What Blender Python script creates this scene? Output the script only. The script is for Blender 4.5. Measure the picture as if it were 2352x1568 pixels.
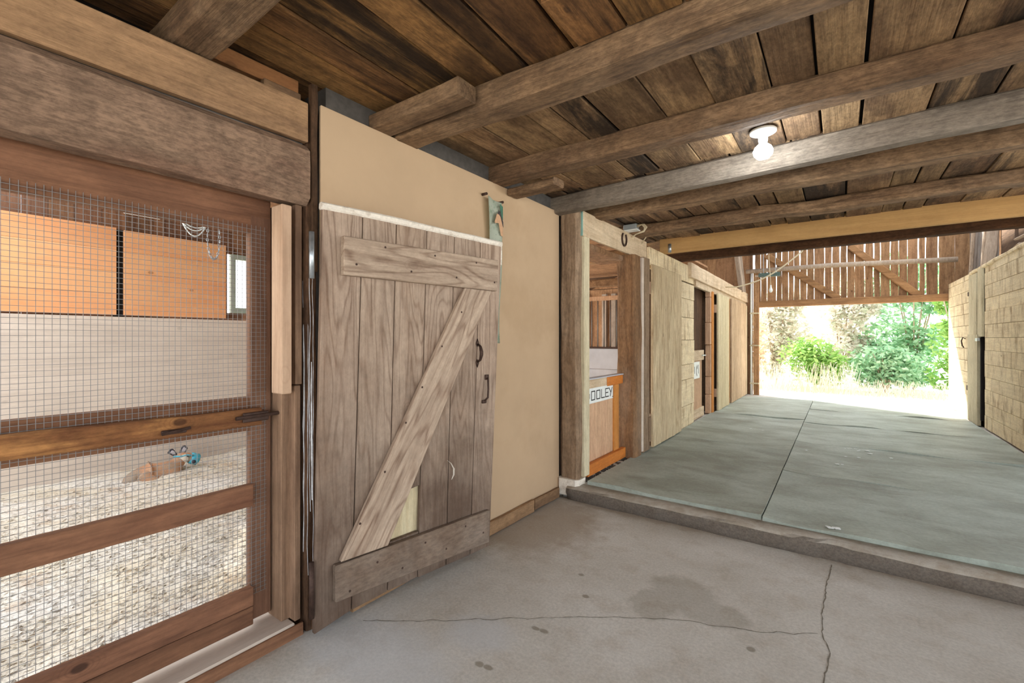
import bpy, bmesh, math, random
from mathutils import Vector, Matrix, noise
S = bpy.context.scene
for o in list(bpy.data.objects): bpy.data.objects.remove(o)
C = S.collection
R = math.radians

# ---------------------------------------------------------------- camera
cam = bpy.data.objects.new('camera', bpy.data.cameras.new('camera')); C.objects.link(cam)
cam.data.lens = 16; cam.data.sensor_width = 36; cam.data.shift_y = -6/2352
cam.data.clip_start = .02
cam.location = (0, 0, 1.3); cam.rotation_euler = (R(90), 0, R(35.81))
S.camera = cam
# ---------------------------------------------------------------- world, sun, exposure
W = bpy.data.worlds.new('world'); S.world = W; W.use_nodes = True
bg = W.node_tree.nodes['Background']
bg.inputs['Color'].default_value = (.90, .95, 1, 1); bg.inputs['Strength'].default_value = 1.0
sun = bpy.data.objects.new('sun', bpy.data.lights.new('sun', 'SUN')); C.objects.link(sun)
sun.data.energy = 6; sun.data.angle = R(3); sun.data.color = (1, .95, .86)
sun.rotation_euler = Vector((.74, -.46, -.50)).to_track_quat('-Z', 'Y').to_euler()
sun.location = (-8, 20, 12)
S.view_settings.view_transform = 'Standard'; S.view_settings.look = 'None'
S.view_settings.exposure = 1.85; S.view_settings.gamma = 1; S.view_settings.use_curve_mapping = False
S.cycles.max_bounces = 10; S.cycles.diffuse_bounces = 7

# ---------------------------------------------------------------- helpers
def lin(c):
    f = lambda v: (v/255/12.92) if v/255 <= .04045 else ((v/255+.055)/1.055)**2.4
    return (f(c[0]), f(c[1]), f(c[2]), 1)
def nt(name):
    m = bpy.data.materials.new(name); m.use_nodes = True
    return m, m.node_tree.nodes, m.node_tree.links, m.node_tree.nodes['Principled BSDF']
class G:
    """tiny node graph helper"""
    def __init__(s, name): s.m, s.n, s.l, s.p = nt(name)
    def node(s, t, **k):
        x = s.n.new(t)
        for a, v in k.items(): setattr(x, a, v)
        return x
    def put(s, sock, v):
        if isinstance(v, bpy.types.NodeSocket): s.l.new(v, sock)
        elif v is not None: sock.default_value = v
    def math(s, op, a, b=None, c=None, clamp=False):
        x = s.node('ShaderNodeMath', operation=op, use_clamp=clamp)
        for i, v in enumerate((a, b, c)):
            if v is not None: s.put(x.inputs[i], v)
        return x.outputs[0]
    def vmath(s, op, a, b=None):
        x = s.node('ShaderNodeVectorMath', operation=op); s.put(x.inputs[0], a)
        if b is not None: s.put(x.inputs[1], b)
        return x.outputs['Value' if op in ('LENGTH', 'DISTANCE', 'DOT_PRODUCT') else 'Vector']
    def mapping(s, v, scale=(1, 1, 1), rot=(0, 0, 0), loc=(0, 0, 0)):
        x = s.node('ShaderNodeMapping'); s.put(x.inputs['Vector'], v)
        x.inputs['Scale'].default_value = scale; x.inputs['Rotation'].default_value = rot; x.inputs['Location'].default_value = loc
        return x.outputs[0]
    def noise(s, v, scale, detail=4, rough=.55, dist=0):
        x = s.node('ShaderNodeTexNoise'); s.put(x.inputs['Vector'], v)
        x.inputs['Scale'].default_value = scale; x.inputs['Detail'].default_value = detail
        x.inputs['Roughness'].default_value = rough; x.inputs['Distortion'].default_value = dist
        return x.outputs[0]
    def ramp(s, f, a, b, lo=0, hi=1):
        x = s.node('ShaderNodeMapRange', interpolation_type='SMOOTHSTEP'); s.put(x.inputs[0], f)
        for i, v in zip((1, 2, 3, 4), (a, b, lo, hi)): x.inputs[i].default_value = v
        return x.outputs[0]
    def mix(s, f, a, b, mode='MIX'):
        x = s.node('ShaderNodeMix', data_type='RGBA', blend_type=mode); s.put(x.inputs[0], f); s.put(x.inputs[6], a); s.put(x.inputs[7], b)
        return x.outputs[2]
    def hsv(s, col, h=.5, sat=1, v=1):
        x = s.node('ShaderNodeHueSaturation'); s.put(x.inputs['Hue'], h); s.put(x.inputs['Saturation'], sat); s.put(x.inputs['Value'], v); s.put(x.inputs['Color'], col)
        return x.outputs[0]
    def bump(s, h, strength, dist=.01):
        x = s.node('ShaderNodeBump'); s.put(x.inputs['Height'], h); x.inputs['Strength'].default_value = strength; x.inputs['Distance'].default_value = dist
        s.l.new(x.outputs[0], s.p.inputs['Normal'])
    def coords(s, spread=1):
        tc = s.node('ShaderNodeTexCoord'); ge = s.node('ShaderNodeNewGeometry'); oi = s.node('ShaderNodeObjectInfo')
        r = s.math('ADD', ge.outputs['Random Per Island'], s.math('MULTIPLY', oi.outputs['Random'], 3.7))
        k = s.node('ShaderNodeCombineXYZ')
        for i, q in enumerate((17.3, 11.9, 23.7)): s.put(k.inputs[i], s.math('MULTIPLY', r, q*spread))
        return s.vmath('ADD', tc.outputs['Object'], k.outputs[0]), s.math('FRACT', s.math('MULTIPLY', r, 7.31)), tc.outputs['Object']

def wood(name, light, dark, axis='Y', grain=.5, rings=9, stain=.4, stain_col=(60, 42, 28), stain_axis=None, stain_scale=2.2, stain_lo=.48, stain_hi=.68,
         knots=.6, var=.18, bump=.35, rough=.85, mould=0, mould_col=(30, 24, 20), rot=None, spec=.25, dust=0, dust_col=(190, 178, 165), ringw=.42, ringp=2.2, low=None, speck=.12):
    g = G(name); v, rnd, raw = g.coords()
    if rot: v = g.mapping(v, rot=rot)
    ax = 'XYZ'.index(axis)
    def sc(along, across=1):
        q = [across]*3; q[ax] = along; return tuple(q)
    n1 = g.noise(g.mapping(v, sc(.13)), 5.5, 2, .5, .25)
    ring = g.math('MULTIPLY', g.math('ADD', g.math('SINE', g.math('MULTIPLY', n1, rings*6.28)), 1), .5)
    ring = g.math('POWER', ring, ringp)
    fib = g.noise(g.mapping(v, sc(.035)), 95, 5, .65, 0)
    fib2 = g.noise(g.mapping(v, sc(.06)), 22, 4, .6, .2)
    gr = g.math('ADD', g.math('MULTIPLY', ring, ringw), g.math('ADD', g.math('MULTIPLY', g.ramp(fib, .35, .7), .38), g.math('MULTIPLY', g.ramp(fib2, .4, .7), .45)))
    col = g.mix(g.math('MULTIPLY', gr, grain, clamp=True), lin(light), lin(dark))
    if stain:
        q = [1, 1, 1]
        q['XYZ'.index(stain_axis or axis)] = .3
        st = g.noise(g.mapping(v, tuple(q)), stain_scale, 7, .62, .4)
        col = g.mix(g.math('MULTIPLY', g.ramp(st, stain_lo, stain_hi), stain), col, lin(stain_col))
    if mould:
        mo = g.noise(g.mapping(v, sc(.12), loc=(5, 3, 9)), 6, 8, .72, .6)
        mk = g.math('FRACT', g.math('MULTIPLY', rnd, 13.7))      # some planks are far blacker than their neighbours
        col = g.mix(g.math('MULTIPLY', g.ramp(g.math('ADD', mo, g.math('MULTIPLY', g.math('SUBTRACT', mk, .55), .28)), .48, .66), mould), col, lin(mould_col))
    h = g.math('ADD', g.math('MULTIPLY', fib, .8), g.math('ADD', g.math('MULTIPLY', ring, .15), g.math('MULTIPLY', fib2, .5)))
    if knots:
        vo = g.node('ShaderNodeTexVoronoi'); g.put(vo.inputs['Vector'], g.mapping(v, sc(.6))); vo.inputs['Scale'].default_value = 5.2
        pick = g.node('ShaderNodeSeparateColor'); g.l.new(vo.outputs['Color'], pick.inputs[0])
        k = g.math('MULTIPLY', g.ramp(vo.outputs['Distance'], .05, .095, 1, 0), g.math('GREATER_THAN', pick.outputs[0], .42))
        halo = g.math('MULTIPLY', g.math('MULTIPLY', g.ramp(vo.outputs['Distance'], .09, .3, 1, 0), g.math('GREATER_THAN', pick.outputs[0], .55)),
                      g.ramp(g.math('SINE', g.math('MULTIPLY', vo.outputs['Distance'], 130)), 0, .9))
        col = g.mix(g.math('MULTIPLY', halo, knots*.35), col, lin(dark))
        col = g.mix(g.math('MULTIPLY', k, knots), col, lin(tuple(c*.62 for c in dark)))
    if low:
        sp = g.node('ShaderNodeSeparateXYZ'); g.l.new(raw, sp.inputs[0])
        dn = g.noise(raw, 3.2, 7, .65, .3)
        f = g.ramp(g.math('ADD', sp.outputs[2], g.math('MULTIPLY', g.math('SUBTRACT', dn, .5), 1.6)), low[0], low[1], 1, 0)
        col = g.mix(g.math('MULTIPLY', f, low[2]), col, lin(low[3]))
    if dust:
        du = g.noise(raw, 3.5, 6, .6, .3)
        col = g.mix(g.math('MULTIPLY', g.ramp(du, .4, .7), dust), col, lin(dust_col))
    spk = g.noise(g.mapping(v, sc(.35)), 70, 5, .75); pat = g.noise(v, 6.5, 6, .68, .5)
    tone = g.math('MULTIPLY', g.ramp(spk, .32, .66, 1-speck, 1+speck*.55), g.ramp(pat, .36, .62, 1-speck*.55, 1+speck*.3))
    col = g.hsv(col, v=tone)
    col = g.hsv(col, h=g.math('ADD', .5, g.math('MULTIPLY', g.math('SUBTRACT', g.math('FRACT', g.math('MULTIPLY', rnd, 5.7)), .5), var*.03)),
                v=g.math('ADD', 1, g.math('MULTIPLY', g.math('SUBTRACT', rnd, .5), 2*var)))
    g.put(g.p.inputs['Base Color'], col); g.p.inputs['Roughness'].default_value = rough
    g.p.inputs['Specular IOR Level'].default_value = spec
    g.bump(h, bump, .012)
    return g.m

def plain(name, col, rough=.6, metal=0, var=.15, scale=14, spec=.4, bump=.1, emit=0, dirt=None):
    g = G(name); v, rnd, raw = g.coords()
    n = g.noise(v, scale, 6, .6)
    c = g.hsv(lin(col), v=g.ramp(n, .25, .75, 1-var, 1+var))
    if dirt: c = g.mix(g.math('MULTIPLY', g.ramp(g.noise(v, scale*.4, 6, .65), .48, .68), dirt[1]), c, lin(dirt[0]))
    g.put(g.p.inputs['Base Color'], c); g.p.inputs['Roughness'].default_value = rough; g.p.inputs['Metallic'].default_value = metal
    g.p.inputs['Specular IOR Level'].default_value = spec
    if emit: g.p.inputs['Emission Color'].default_value = lin(col); g.p.inputs['Emission Strength'].default_value = emit
    if bump: g.bump(n, bump, .006)
    return g.m

class MB:
    def __init__(s): s.bm = bmesh.new()
    def _bev(s, fs, bev):
        es = list({e for f in fs for e in f.edges})
        if bev: bmesh.ops.bevel(s.bm, geom=es, offset=bev, segments=1, affect='EDGES', profile=.5)
    def hexa(s, p, bev=0):
        """p: 8 points, bottom ring then top ring"""
        vs = [s.bm.verts.new(q) for q in p]
        fs = [s.bm.faces.new([vs[i] for i in f]) for f in ((3, 2, 1, 0), (4, 5, 6, 7), (0, 1, 5, 4), (1, 2, 6, 5), (2, 3, 7, 6), (3, 0, 4, 7))]
        s._bev(fs, bev); return s
    def box(s, x0, x1, y0, y1, z0, z1, bev=.003):
        return s.hexa([(x0, y0, z0), (x1, y0, z0), (x1, y1, z0), (x0, y1, z0), (x0, y0, z1), (x1, y0, z1), (x1, y1, z1), (x0, y1, z1)], bev)
    def prism(s, pts, off, bev=0):
        off = Vector(off); a = [s.bm.verts.new(p) for p in pts]; b = [s.bm.verts.new(Vector(p)+off) for p in pts]; n = len(pts)
        fs = [s.bm.faces.new(a[::-1]), s.bm.faces.new(b)] + [s.bm.faces.new((a[i], a[(i+1) % n], b[(i+1) % n], b[i])) for i in range(n)]
        s._bev(fs, bev); return s
    def tube(s, path, r, n=6, flat=1):
        path = [Vector(p) for p in path]; rr = r if isinstance(r, (list, tuple)) else [r]*len(path); rings = []; up = None
        for i, p in enumerate(path):
            d = (path[min(i+1, len(path)-1)]-path[max(i-1, 0)]).normalized()
            if up is None: up = Vector((0, 0, 1)) if abs(d.z) < .9 else Vector((1, 0, 0))
            a = d.cross(up).normalized(); b = a.cross(d).normalized(); up = b
            rings.append([s.bm.verts.new(p+(a*math.cos(t)+b*math.sin(t)*flat)*rr[i]) for t in [2*math.pi*k/n for k in range(n)]])
        for A, B in zip(rings, rings[1:]):
            for k in range(n): s.bm.faces.new((A[k], A[(k+1) % n], B[(k+1) % n], B[k]))
        s.bm.faces.new(rings[0][::-1]); s.bm.faces.new(rings[-1]); return s
    def lathe(s, prof, M, n=20):
        rings = [[s.bm.verts.new(M @ Vector((r*math.cos(2*math.pi*k/n), r*math.sin(2*math.pi*k/n), z))) for k in range(n)] for r, z in prof]
        for A, B in zip(rings, rings[1:]):
            for k in range(n): s.bm.faces.new((A[k], A[(k+1) % n], B[(k+1) % n], B[k]))
        s.bm.faces.new(rings[0][::-1]); s.bm.faces.new(rings[-1]); return s
    def beam(s, p0, p1, w, h, seed=0, jit=.006, wane=.01, step=.09, rad=.012, up=(0, 0, 1)):
        """rough sawn timber: w sideways, h along up, uneven edges; p0, p1 run along its middle"""
        p0, p1 = Vector(p0), Vector(p1); d = (p1-p0); L = d.length; d.normalize(); up = Vector(up)
        a = d.cross(up).normalized(); b = a.cross(d).normalized(); n = max(2, int(L/step)); rings = []
        base = []
        for sx, sy in ((-1, -1), (1, -1), (1, 1), (-1, 1)):
            cx, cy = sx*w/2, sy*h/2
            q = [(cx, cy-sy*rad), (cx-sx*rad, cy)] if sx*sy > 0 else [(cx-sx*rad, cy), (cx, cy-sy*rad)]
            base += q
        pts = []
        for i in range(8):
            A, B = Vector(base[i]), Vector(base[(i+1) % 8]); pts.append(A)
            if i % 2: pts += [A.lerp(B, .33), A.lerp(B, .67)]
        for i in range(n+1):
            c = p0+d*(L*i/n); ring = []
            sx = noise.noise((c*1.3)+Vector((seed*3.1, 7, 1)))*wane; sy = noise.noise((c*1.3)+Vector((seed*5.7, 2, 9)))*wane
            for q in pts:
                o = noise.noise(Vector((L*i/n*5, q.x*30+seed*9.1, q.y*30)))*jit
                o2 = noise.noise(Vector((L*i/n*2.1+seed, q.x*6, q.y*6+seed*4)))*wane
                k = 1+(o+o2)/max(.03, q.length)
                ring.append(s.bm.verts.new(c+a*(q.x*k+sx)+b*(q.y*k+sy)))
            rings.append(ring)
        m = len(pts)
        for A, B in zip(rings, rings[1:]):
            for k in range(m): s.bm.faces.new((A[k], A[(k+1) % m], B[(k+1) % m], B[k]))
        s.bm.faces.new(rings[0][::-1]); s.bm.faces.new(rings[-1]); return s
    def done(s, name, mat, parent=None, label=None, cat=None, group=None, kind=None, smooth=False, local=False):
        bm = s.bm; bmesh.ops.recalc_face_normals(bm, faces=bm.faces)
        if smooth:
            for f in bm.faces: f.smooth = True
        me = bpy.data.meshes.new(name); o = bpy.data.objects.new(name, me); C.objects.link(o)
        if not local:
            xs = [v.co for v in bm.verts]
            og = Vector(((min(v.x for v in xs)+max(v.x for v in xs))/2, (min(v.y for v in xs)+max(v.y for v in xs))/2, min(v.z for v in xs)))
            for v in bm.verts: v.co -= og
            o.location = og
            if parent:
                q = parent
                while q: o.location = o.location - q.location; q = q.parent
        bm.to_mesh(me); bm.free(); me.materials.append(mat)
        if parent: o.parent = parent
        tag(o, label, cat, group, kind); return o
def tag(o, label=None, cat=None, group=None, kind=None):
    if cat and not kind: kind = 'thing'
    for k, v in (('label', label), ('category', cat), ('group', group), ('kind', kind)):
        if v: o[k] = v
    return o
def thing(name, loc, label, cat, rz=0, group=None):
    o = bpy.data.objects.new(name, None); C.objects.link(o); o.location = loc; o.rotation_euler = (0, 0, rz); o.empty_display_size = .1
    return tag(o, label, cat, group)
def B(*a, **k): return MB().box(*a, **k)
def structure(mb, name, mat, **k): return mb.done(name, mat, kind='structure', **k)

# ---------------------------------------------------------------- materials
M = {}
M['ceil2'] = wood('grey ceiling planks', (158, 128, 94), (92, 68, 48), 'Y', grain=.7, rings=5, stain=.7, stain_col=(84, 62, 46), stain_scale=2.2, stain_lo=.46, stain_hi=.6, knots=.5, var=.3, bump=.7, mould=.9, mould_col=(44, 36, 30), speck=0.3)
M['ceil'] = wood('ceiling planks', (158, 116, 70), (76, 54, 34), 'Y', grain=.85, rings=5, stain=.75, stain_col=(52, 34, 22), stain_scale=1.6, stain_lo=.46, stain_hi=.6, knots=.5, var=.34, bump=.6, mould=.9, mould_col=(30, 22, 17), speck=0.3)
M['joist'] = wood('old joist', (140, 112, 84), (78, 58, 42), 'X', grain=.75, rings=4, stain=.5, stain_col=(84, 63, 46), knots=.3, var=.1, bump=.8, dust=.2, dust_col=(170, 145, 118), speck=0.34)
M['joist_grey'] = wood('lamp-greyed joist', (136, 125, 112), (90, 79, 69), 'X', grain=.6, rings=4, stain=.35, stain_col=(96, 82, 70), knots=.2, var=.05, bump=.6, speck=0.26)  # grey tone carries the lamp's light on this joist
M['pine'] = wood('new pine', (188, 150, 98), (152, 112, 66), 'X', grain=.5, rings=3, stain=.1, knots=.5, var=.05, bump=.15, speck=0.06)
M['pine_brown'] = wood('brown board', (150, 104, 66), (112, 72, 44), 'Y', grain=.5, rings=4, stain=.2, knots=.4, var=.05)
M['dark_joist'] = wood('dark joist', (92, 62, 40), (50, 32, 20), 'X', grain=.7, stain=.4, knots=.2, var=.05, bump=.5, speck=0.3)
M['header'] = wood('header plank', (152, 120, 88), (98, 74, 54), 'Y', grain=.65, rings=3, stain=.55, stain_col=(108, 84, 68), stain_scale=2.5, knots=.5, var=.14, bump=.4, speck=0.2)
M['header_low'] = wood('sawn header', (140, 114, 94), (95, 73, 59), 'Y', grain=.6, rings=2, stain=.5, stain_col=(134, 100, 82), stain_scale=3, knots=.35, var=.08, bump=.55, speck=0.36)
M['gate'] = wood('gate wood', (132, 94, 70), (82, 54, 40), 'Y', grain=.7, rings=7, stain=.4, stain_col=(96, 60, 44), knots=.8, var=.14, bump=.25)
M['gate_v'] = wood('gate wood upright', (126, 92, 72), (80, 54, 42), 'Z', grain=.6, rings=7, stain=.5, stain_col=(104, 72, 58), knots=.7, var=.14, bump=.25)
M['gate_worn'] = wood('worn gate rail', (176, 126, 76), (92, 54, 32), 'Y', grain=.9, rings=8, stain=.65, stain_col=(96, 58, 36), stain_scale=4, stain_lo=.45, stain_hi=.56, knots=.7, var=.05, bump=.4, speck=0.2)
M['post_v'] = wood('frame post', (152, 122, 98), (96, 72, 56), 'Z', grain=.6, rings=6, stain=.45, stain_col=(104, 78, 62), knots=.7, var=.12, bump=.45)
M['post_dark'] = wood('dark upright', (96, 70, 50), (54, 36, 24), 'Z', grain=.7, rings=6, stain=.5, knots=.3, var=.1, bump=.7, speck=0.3)
M['pale_v'] = wood('pale batten', (190, 160, 134), (140, 106, 82), 'Z', grain=.4, rings=8, stain=.2, stain_col=(150, 116, 92), knots=.9, var=.06, bump=.15, speck=0.06)
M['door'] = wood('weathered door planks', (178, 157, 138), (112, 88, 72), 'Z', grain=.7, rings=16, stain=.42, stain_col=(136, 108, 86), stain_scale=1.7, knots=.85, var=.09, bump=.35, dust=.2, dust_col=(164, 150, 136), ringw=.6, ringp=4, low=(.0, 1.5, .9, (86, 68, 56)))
M['door_x'] = wood('weathered ledge', (180, 160, 140), (112, 88, 72), 'X', grain=.7, ringw=.6, ringp=4, rings=14, stain=.35, stain_col=(136, 106, 84), stain_scale=1.7, knots=.9, var=.07, bump=.3)
M['door_low'] = wood('dusty low ledge', (122, 104, 89), (100, 80, 66), 'X', grain=.6, rings=9, stain=.4, stain_col=(108, 88, 74), stain_scale=2, knots=.9, var=.04, bump=.3, dust=.3, dust_col=(160, 148, 136), speck=0.22)
M['sheet'] = plain('painted sheathing board', (184, 158, 128), .8, var=.04, scale=3, spec=.25, bump=.05, dirt=((162, 134, 102), .35))
M['white_edge'] = plain('chewed white edge', (226, 218, 205), .85, var=.1, scale=60, bump=.5, dirt=((160, 140, 118), .4))
M['block'] = plain('grey masonry', (84, 80, 76), .95, var=.18, scale=25, bump=.5)
M['iron'] = plain('rusty iron', (70, 52, 44), .6, .5, var=.3, scale=60, bump=.3)
M['zinc'] = plain('zinc metal', (176, 184, 190), .35, .8, var=.15, scale=50)
M['wire'] = plain('galvanised wire', (126, 124, 122), .55, .2, var=.1, scale=40, bump=0)
M['white'] = plain('white plastic', (228, 232, 230), .45, var=.04)
M['dust'] = plain('dusty cobweb', (188, 188, 190), .95, var=.15, scale=80, bump=.2)
M['cable'] = plain('cream cable', (205, 190, 160), .6, var=.06)
M['grey_box'] = plain('grey plastic box', (150, 158, 160), .6, var=.05)
M['stall'] = wood('weathered stall post', (160, 136, 112), (100, 78, 58), 'Z', grain=.7, rings=6, stain=.5, stain_col=(122, 94, 68), knots=.5, var=.12, bump=.5, speck=0.24)
M['stall_brown'] = wood('brown stall post', (138, 104, 74), (84, 58, 38), 'Z', grain=.7, rings=6, stain=.5, stain_col=(150, 128, 108), stain_scale=2.5, knots=.5, var=.1, bump=.5, speck=0.24)
M['stall_y'] = wood('stall header', (214, 194, 166), (158, 130, 98), 'Y', grain=.55, rings=5, stain=.35, stain_col=(158, 132, 100), stain_axis='Z', stain_scale=5, knots=.6, var=.08, bump=.3)
M['green_v'] = wood('greenish pale board', (210, 200, 170), (150, 132, 102), 'Z', grain=.5, rings=6, stain=.3, stain_col=(156, 140, 108), knots=.4, var=.08, bump=.25)
M['stall_door'] = wood('stall door planks', (216, 198, 164), (152, 126, 96), 'Z', grain=.75, rings=9, stain=.4, stain_col=(140, 116, 84), knots=.5, var=.12, bump=.35)
M['stall_door2'] = wood('pale door planks', (212, 200, 166), (172, 150, 114), 'Z', grain=.55, rings=8, stain=.2, stain_col=(170, 150, 116), knots=.3, var=.06, bump=.25)
M['stall_door3'] = wood('tan door planks', (204, 178, 146), (150, 120, 90), 'Z', grain=.75, rings=9, stain=.3, stain_col=(134, 106, 78), knots=.3, var=.1, bump=.3)
M['rwall'] = wood('stained wall planks', (234, 218, 184), (200, 176, 138), 'Y', grain=.5, rings=5, stain=.9, stain_col=(146, 116, 80), stain_axis='Z', stain_scale=8, stain_lo=.47, stain_hi=.76, knots=.6, var=.09, bump=.3, speck=0.12)
M['orange'] = wood('orange varnished wood', (206, 126, 54), (166, 88, 32), 'Y', grain=.5, rings=6, stain=.15, stain_col=(130, 74, 36), knots=.5, var=.06, bump=.15, rough=.6)
M['orange_v'] = wood('orange upright', (200, 136, 70), (156, 96, 44), 'Z', grain=.5, rings=6, stain=.2, stain_col=(130, 84, 46), knots=.5, var=.08, bump=.2)
M['pink_v'] = wood('pinkish boards', (206, 170, 138), (160, 120, 90), 'Z', grain=.5, rings=7, stain=.25, stain_col=(164, 128, 100), knots=.5, var=.08, bump=.2)
M['end'] = wood('end wall slats', (176, 136, 100), (118, 84, 58), 'Z', grain=.7, rings=6, stain=.5, stain_col=(96, 66, 46), knots=.6, var=.2, bump=.3, speck=0.2)
M['end_y'] = wood('end wall rails', (176, 134, 94), (96, 66, 44), 'X', grain=.6, rings=5, stain=.3, stain_col=(100, 70, 46), knots=.4, var=.08, bump=.3)
M['roof'] = wood('dark roof boards', (96, 74, 56), (52, 38, 28), 'Y', grain=.6, stain=.4, knots=.2, var=.2, bump=.3, speck=0.2)
M['rafter'] = wood('pale rafter', (186, 168, 150), (140, 118, 98), 'Z', grain=.5, stain=.3, stain_col=(140, 120, 104), knots=.3, var=.08, bump=.2)
M['felt'] = plain('grey felt sheets', (140, 132, 126), .95, var=.12, scale=7, bump=.3, dirt=((98, 88, 80), .5))
M['pen_orange'] = wood('orange pen boards', (222, 160, 112), (206, 134, 82), 'Y', grain=.4, rings=4, stain=.4, stain_col=(222, 178, 132), stain_scale=1.6, stain_lo=.4, stain_hi=.6, knots=.6, var=.05, bump=.05, speck=0.03)
M['kick'] = wood('pale kick wall', (208, 194, 180), (182, 166, 152), 'Y', grain=.5, rings=4, stain=.4, stain_col=(160, 144, 130), stain_scale=1.2, knots=.2, var=.02, bump=.1, speck=0.04)
M['pen_dark'] = wood('brown pen boarding', (136, 100, 76), (82, 54, 40), 'Z', grain=.6, stain=.5, stain_col=(112, 92, 80), knots=.6, var=.3, bump=.3)
M['kick_grey'] = plain('grey kick boards', (196, 200, 208), .8, var=.06, scale=5, dirt=((160, 160, 168), .3))
M['black'] = plain('gap shade black', (30, 26, 24), .95, var=.2)  # near-black painted as the shade inside gaps
M['rust_can'] = plain('teal paint', (120, 158, 148), .7, var=.12)

def concrete():
    g = G('old concrete'); tc = g.node('ShaderNodeTexCoord'); v = tc.outputs['Object']
    n = g.noise(v, 1.3, 7, .6, .3); n2 = g.noise(v, 70, 4, .7); n3 = g.noise(v, 7, 6, .6)
    col = g.mix(g.ramp(n, .3, .7), lin((180, 174, 164)), lin((200, 196, 189)))
    col = g.mix(g.math('MULTIPLY', g.ramp(n3, .48, .7), .4), col, lin((166, 154, 138)))
    col = g.hsv(col, v=g.ramp(n2, .3, .7, .88, 1.1))
    wob = g.math('MULTIPLY', g.math('SUBTRACT', g.noise(v, 9, 5, .6), .5), 1.1)
    def blobs(lst, edge, amt, c, col):
        d = None
        for x, y, rx, ry in lst:
            q = g.mapping(v, (1/rx, 1/ry, 0), loc=(-x/rx, -y/ry, 0)); e = g.vmath('LENGTH', q)
            d = e if d is None else g.math('MINIMUM', d, e)
        return g.mix(g.math('MULTIPLY', g.ramp(g.math('ADD', d, wob), 1-edge, 1+edge, 1, 0), amt), col, lin(c))
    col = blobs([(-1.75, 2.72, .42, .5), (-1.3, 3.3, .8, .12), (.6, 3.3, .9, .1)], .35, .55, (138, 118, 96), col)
    col = blobs([(-.66, 2.42, .17, .14), (-.74, 2.22, .12, .13), (-.5, 2.3, .18, .1)], .2, .36, (128, 120, 104), col)
    col = blobs([(-1.158, 2.256, .02, .016), (-1.042, 2.079, .017, .013), (-1.11, 1.72, .022, .013), (-1.07, 1.725, .022, .014), (-1.17, 1.40, .02, .016), (-1.13, 1.405, .022, .013), (-.304, 2.134, .016, .016), (-1.0, 1.15, .018, .012), (-.02, 1.9, .014, .01)], .3, .6, (104, 92, 72), col)
    col = blobs([(-1.55, 1.2, .4, .18), (-1.3, 1.55, .15, .12)], .5, .35, (186, 192, 200), col)
    g.put(g.p.inputs['Base Color'], col); g.p.inputs['Roughness'].default_value = .8; g.p.inputs['Specular IOR Level'].default_value = .3
    g.bump(g.math('ADD', g.math('MULTIPLY', n2, .4), n3), .25, .006); return g.m
def kerb_mat():
    g = G('worn kerb concrete'); v, r, raw = g.coords()
    n = g.noise(v, 9, 7, .68, .3); n2 = g.noise(v, 80, 4, .7)
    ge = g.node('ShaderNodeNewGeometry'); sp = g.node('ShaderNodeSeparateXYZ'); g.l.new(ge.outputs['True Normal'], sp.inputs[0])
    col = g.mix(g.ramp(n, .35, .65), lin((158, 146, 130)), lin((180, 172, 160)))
    face = g.ramp(sp.outputs[2], .35, .8, 1, 0)       # the rising face is coloured darker than the flat top
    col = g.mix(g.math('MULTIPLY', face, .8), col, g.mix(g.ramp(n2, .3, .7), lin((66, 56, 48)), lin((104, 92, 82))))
    g.put(g.p.inputs['Base Color'], col); g.p.inputs['Roughness'].default_value = .9; g.bump(g.math('ADD', n, n2), .7, .012); return g.m
def mat_rubber():
    g = G('dusty rubber mat'); v, rnd, raw = g.coords()
    n = g.noise(g.mapping(v, (.8, 1.25, 1)), 2.1, 7, .6, .3); n2 = g.noise(v, 45, 5, .7); n3 = g.noise(g.mapping(v, (.7, 1.3, 1)), 4, 6, .6)
    col = g.mix(g.ramp(n, .32, .68), lin((138, 143, 131)), lin((170, 179, 169)))
    col = g.mix(g.math('MULTIPLY', g.ramp(n3, .5, .72), .45), col, lin((124, 123, 108)))
    col = g.hsv(col, v=g.math('MULTIPLY', g.ramp(n2, .3, .7, .9, 1.1), g.math('ADD', .95, g.math('MULTIPLY', rnd, .1))))
    g.put(g.p.inputs['Base Color'], col); g.p.inputs['Roughness'].default_value = .62; g.p.inputs['Specular IOR Level'].default_value = .45
    g.bump(n2, .15, .004); return g.m
def bedding_mat():
    g = G('wood shavings'); v, rnd, raw = g.coords(); n = g.noise(raw, 2.2, 6, .6); n2 = g.noise(raw, 60, 5, .7)
    ge = g.node('ShaderNodeNewGeometry')
    col = g.mix(g.ramp(n, .35, .7), lin((230, 218, 196)), lin((242, 236, 226)))
    col = g.mix(g.math('MULTIPLY', g.ramp(g.noise(raw, 5, 6, .65), .55, .7), .45), col, lin((196, 156, 106)))
    col = g.hsv(col, v=g.math('MULTIPLY', g.ramp(n2, .25, .75, .8, 1.15), g.math('ADD', .8, g.math('MULTIPLY', ge.outputs['Random Per Island'], .4))))
    g.put(g.p.inputs['Base Color'], col); g.p.inputs['Roughness'].default_value = .9; g.bump(n2, .8, .02); return g.m
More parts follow.
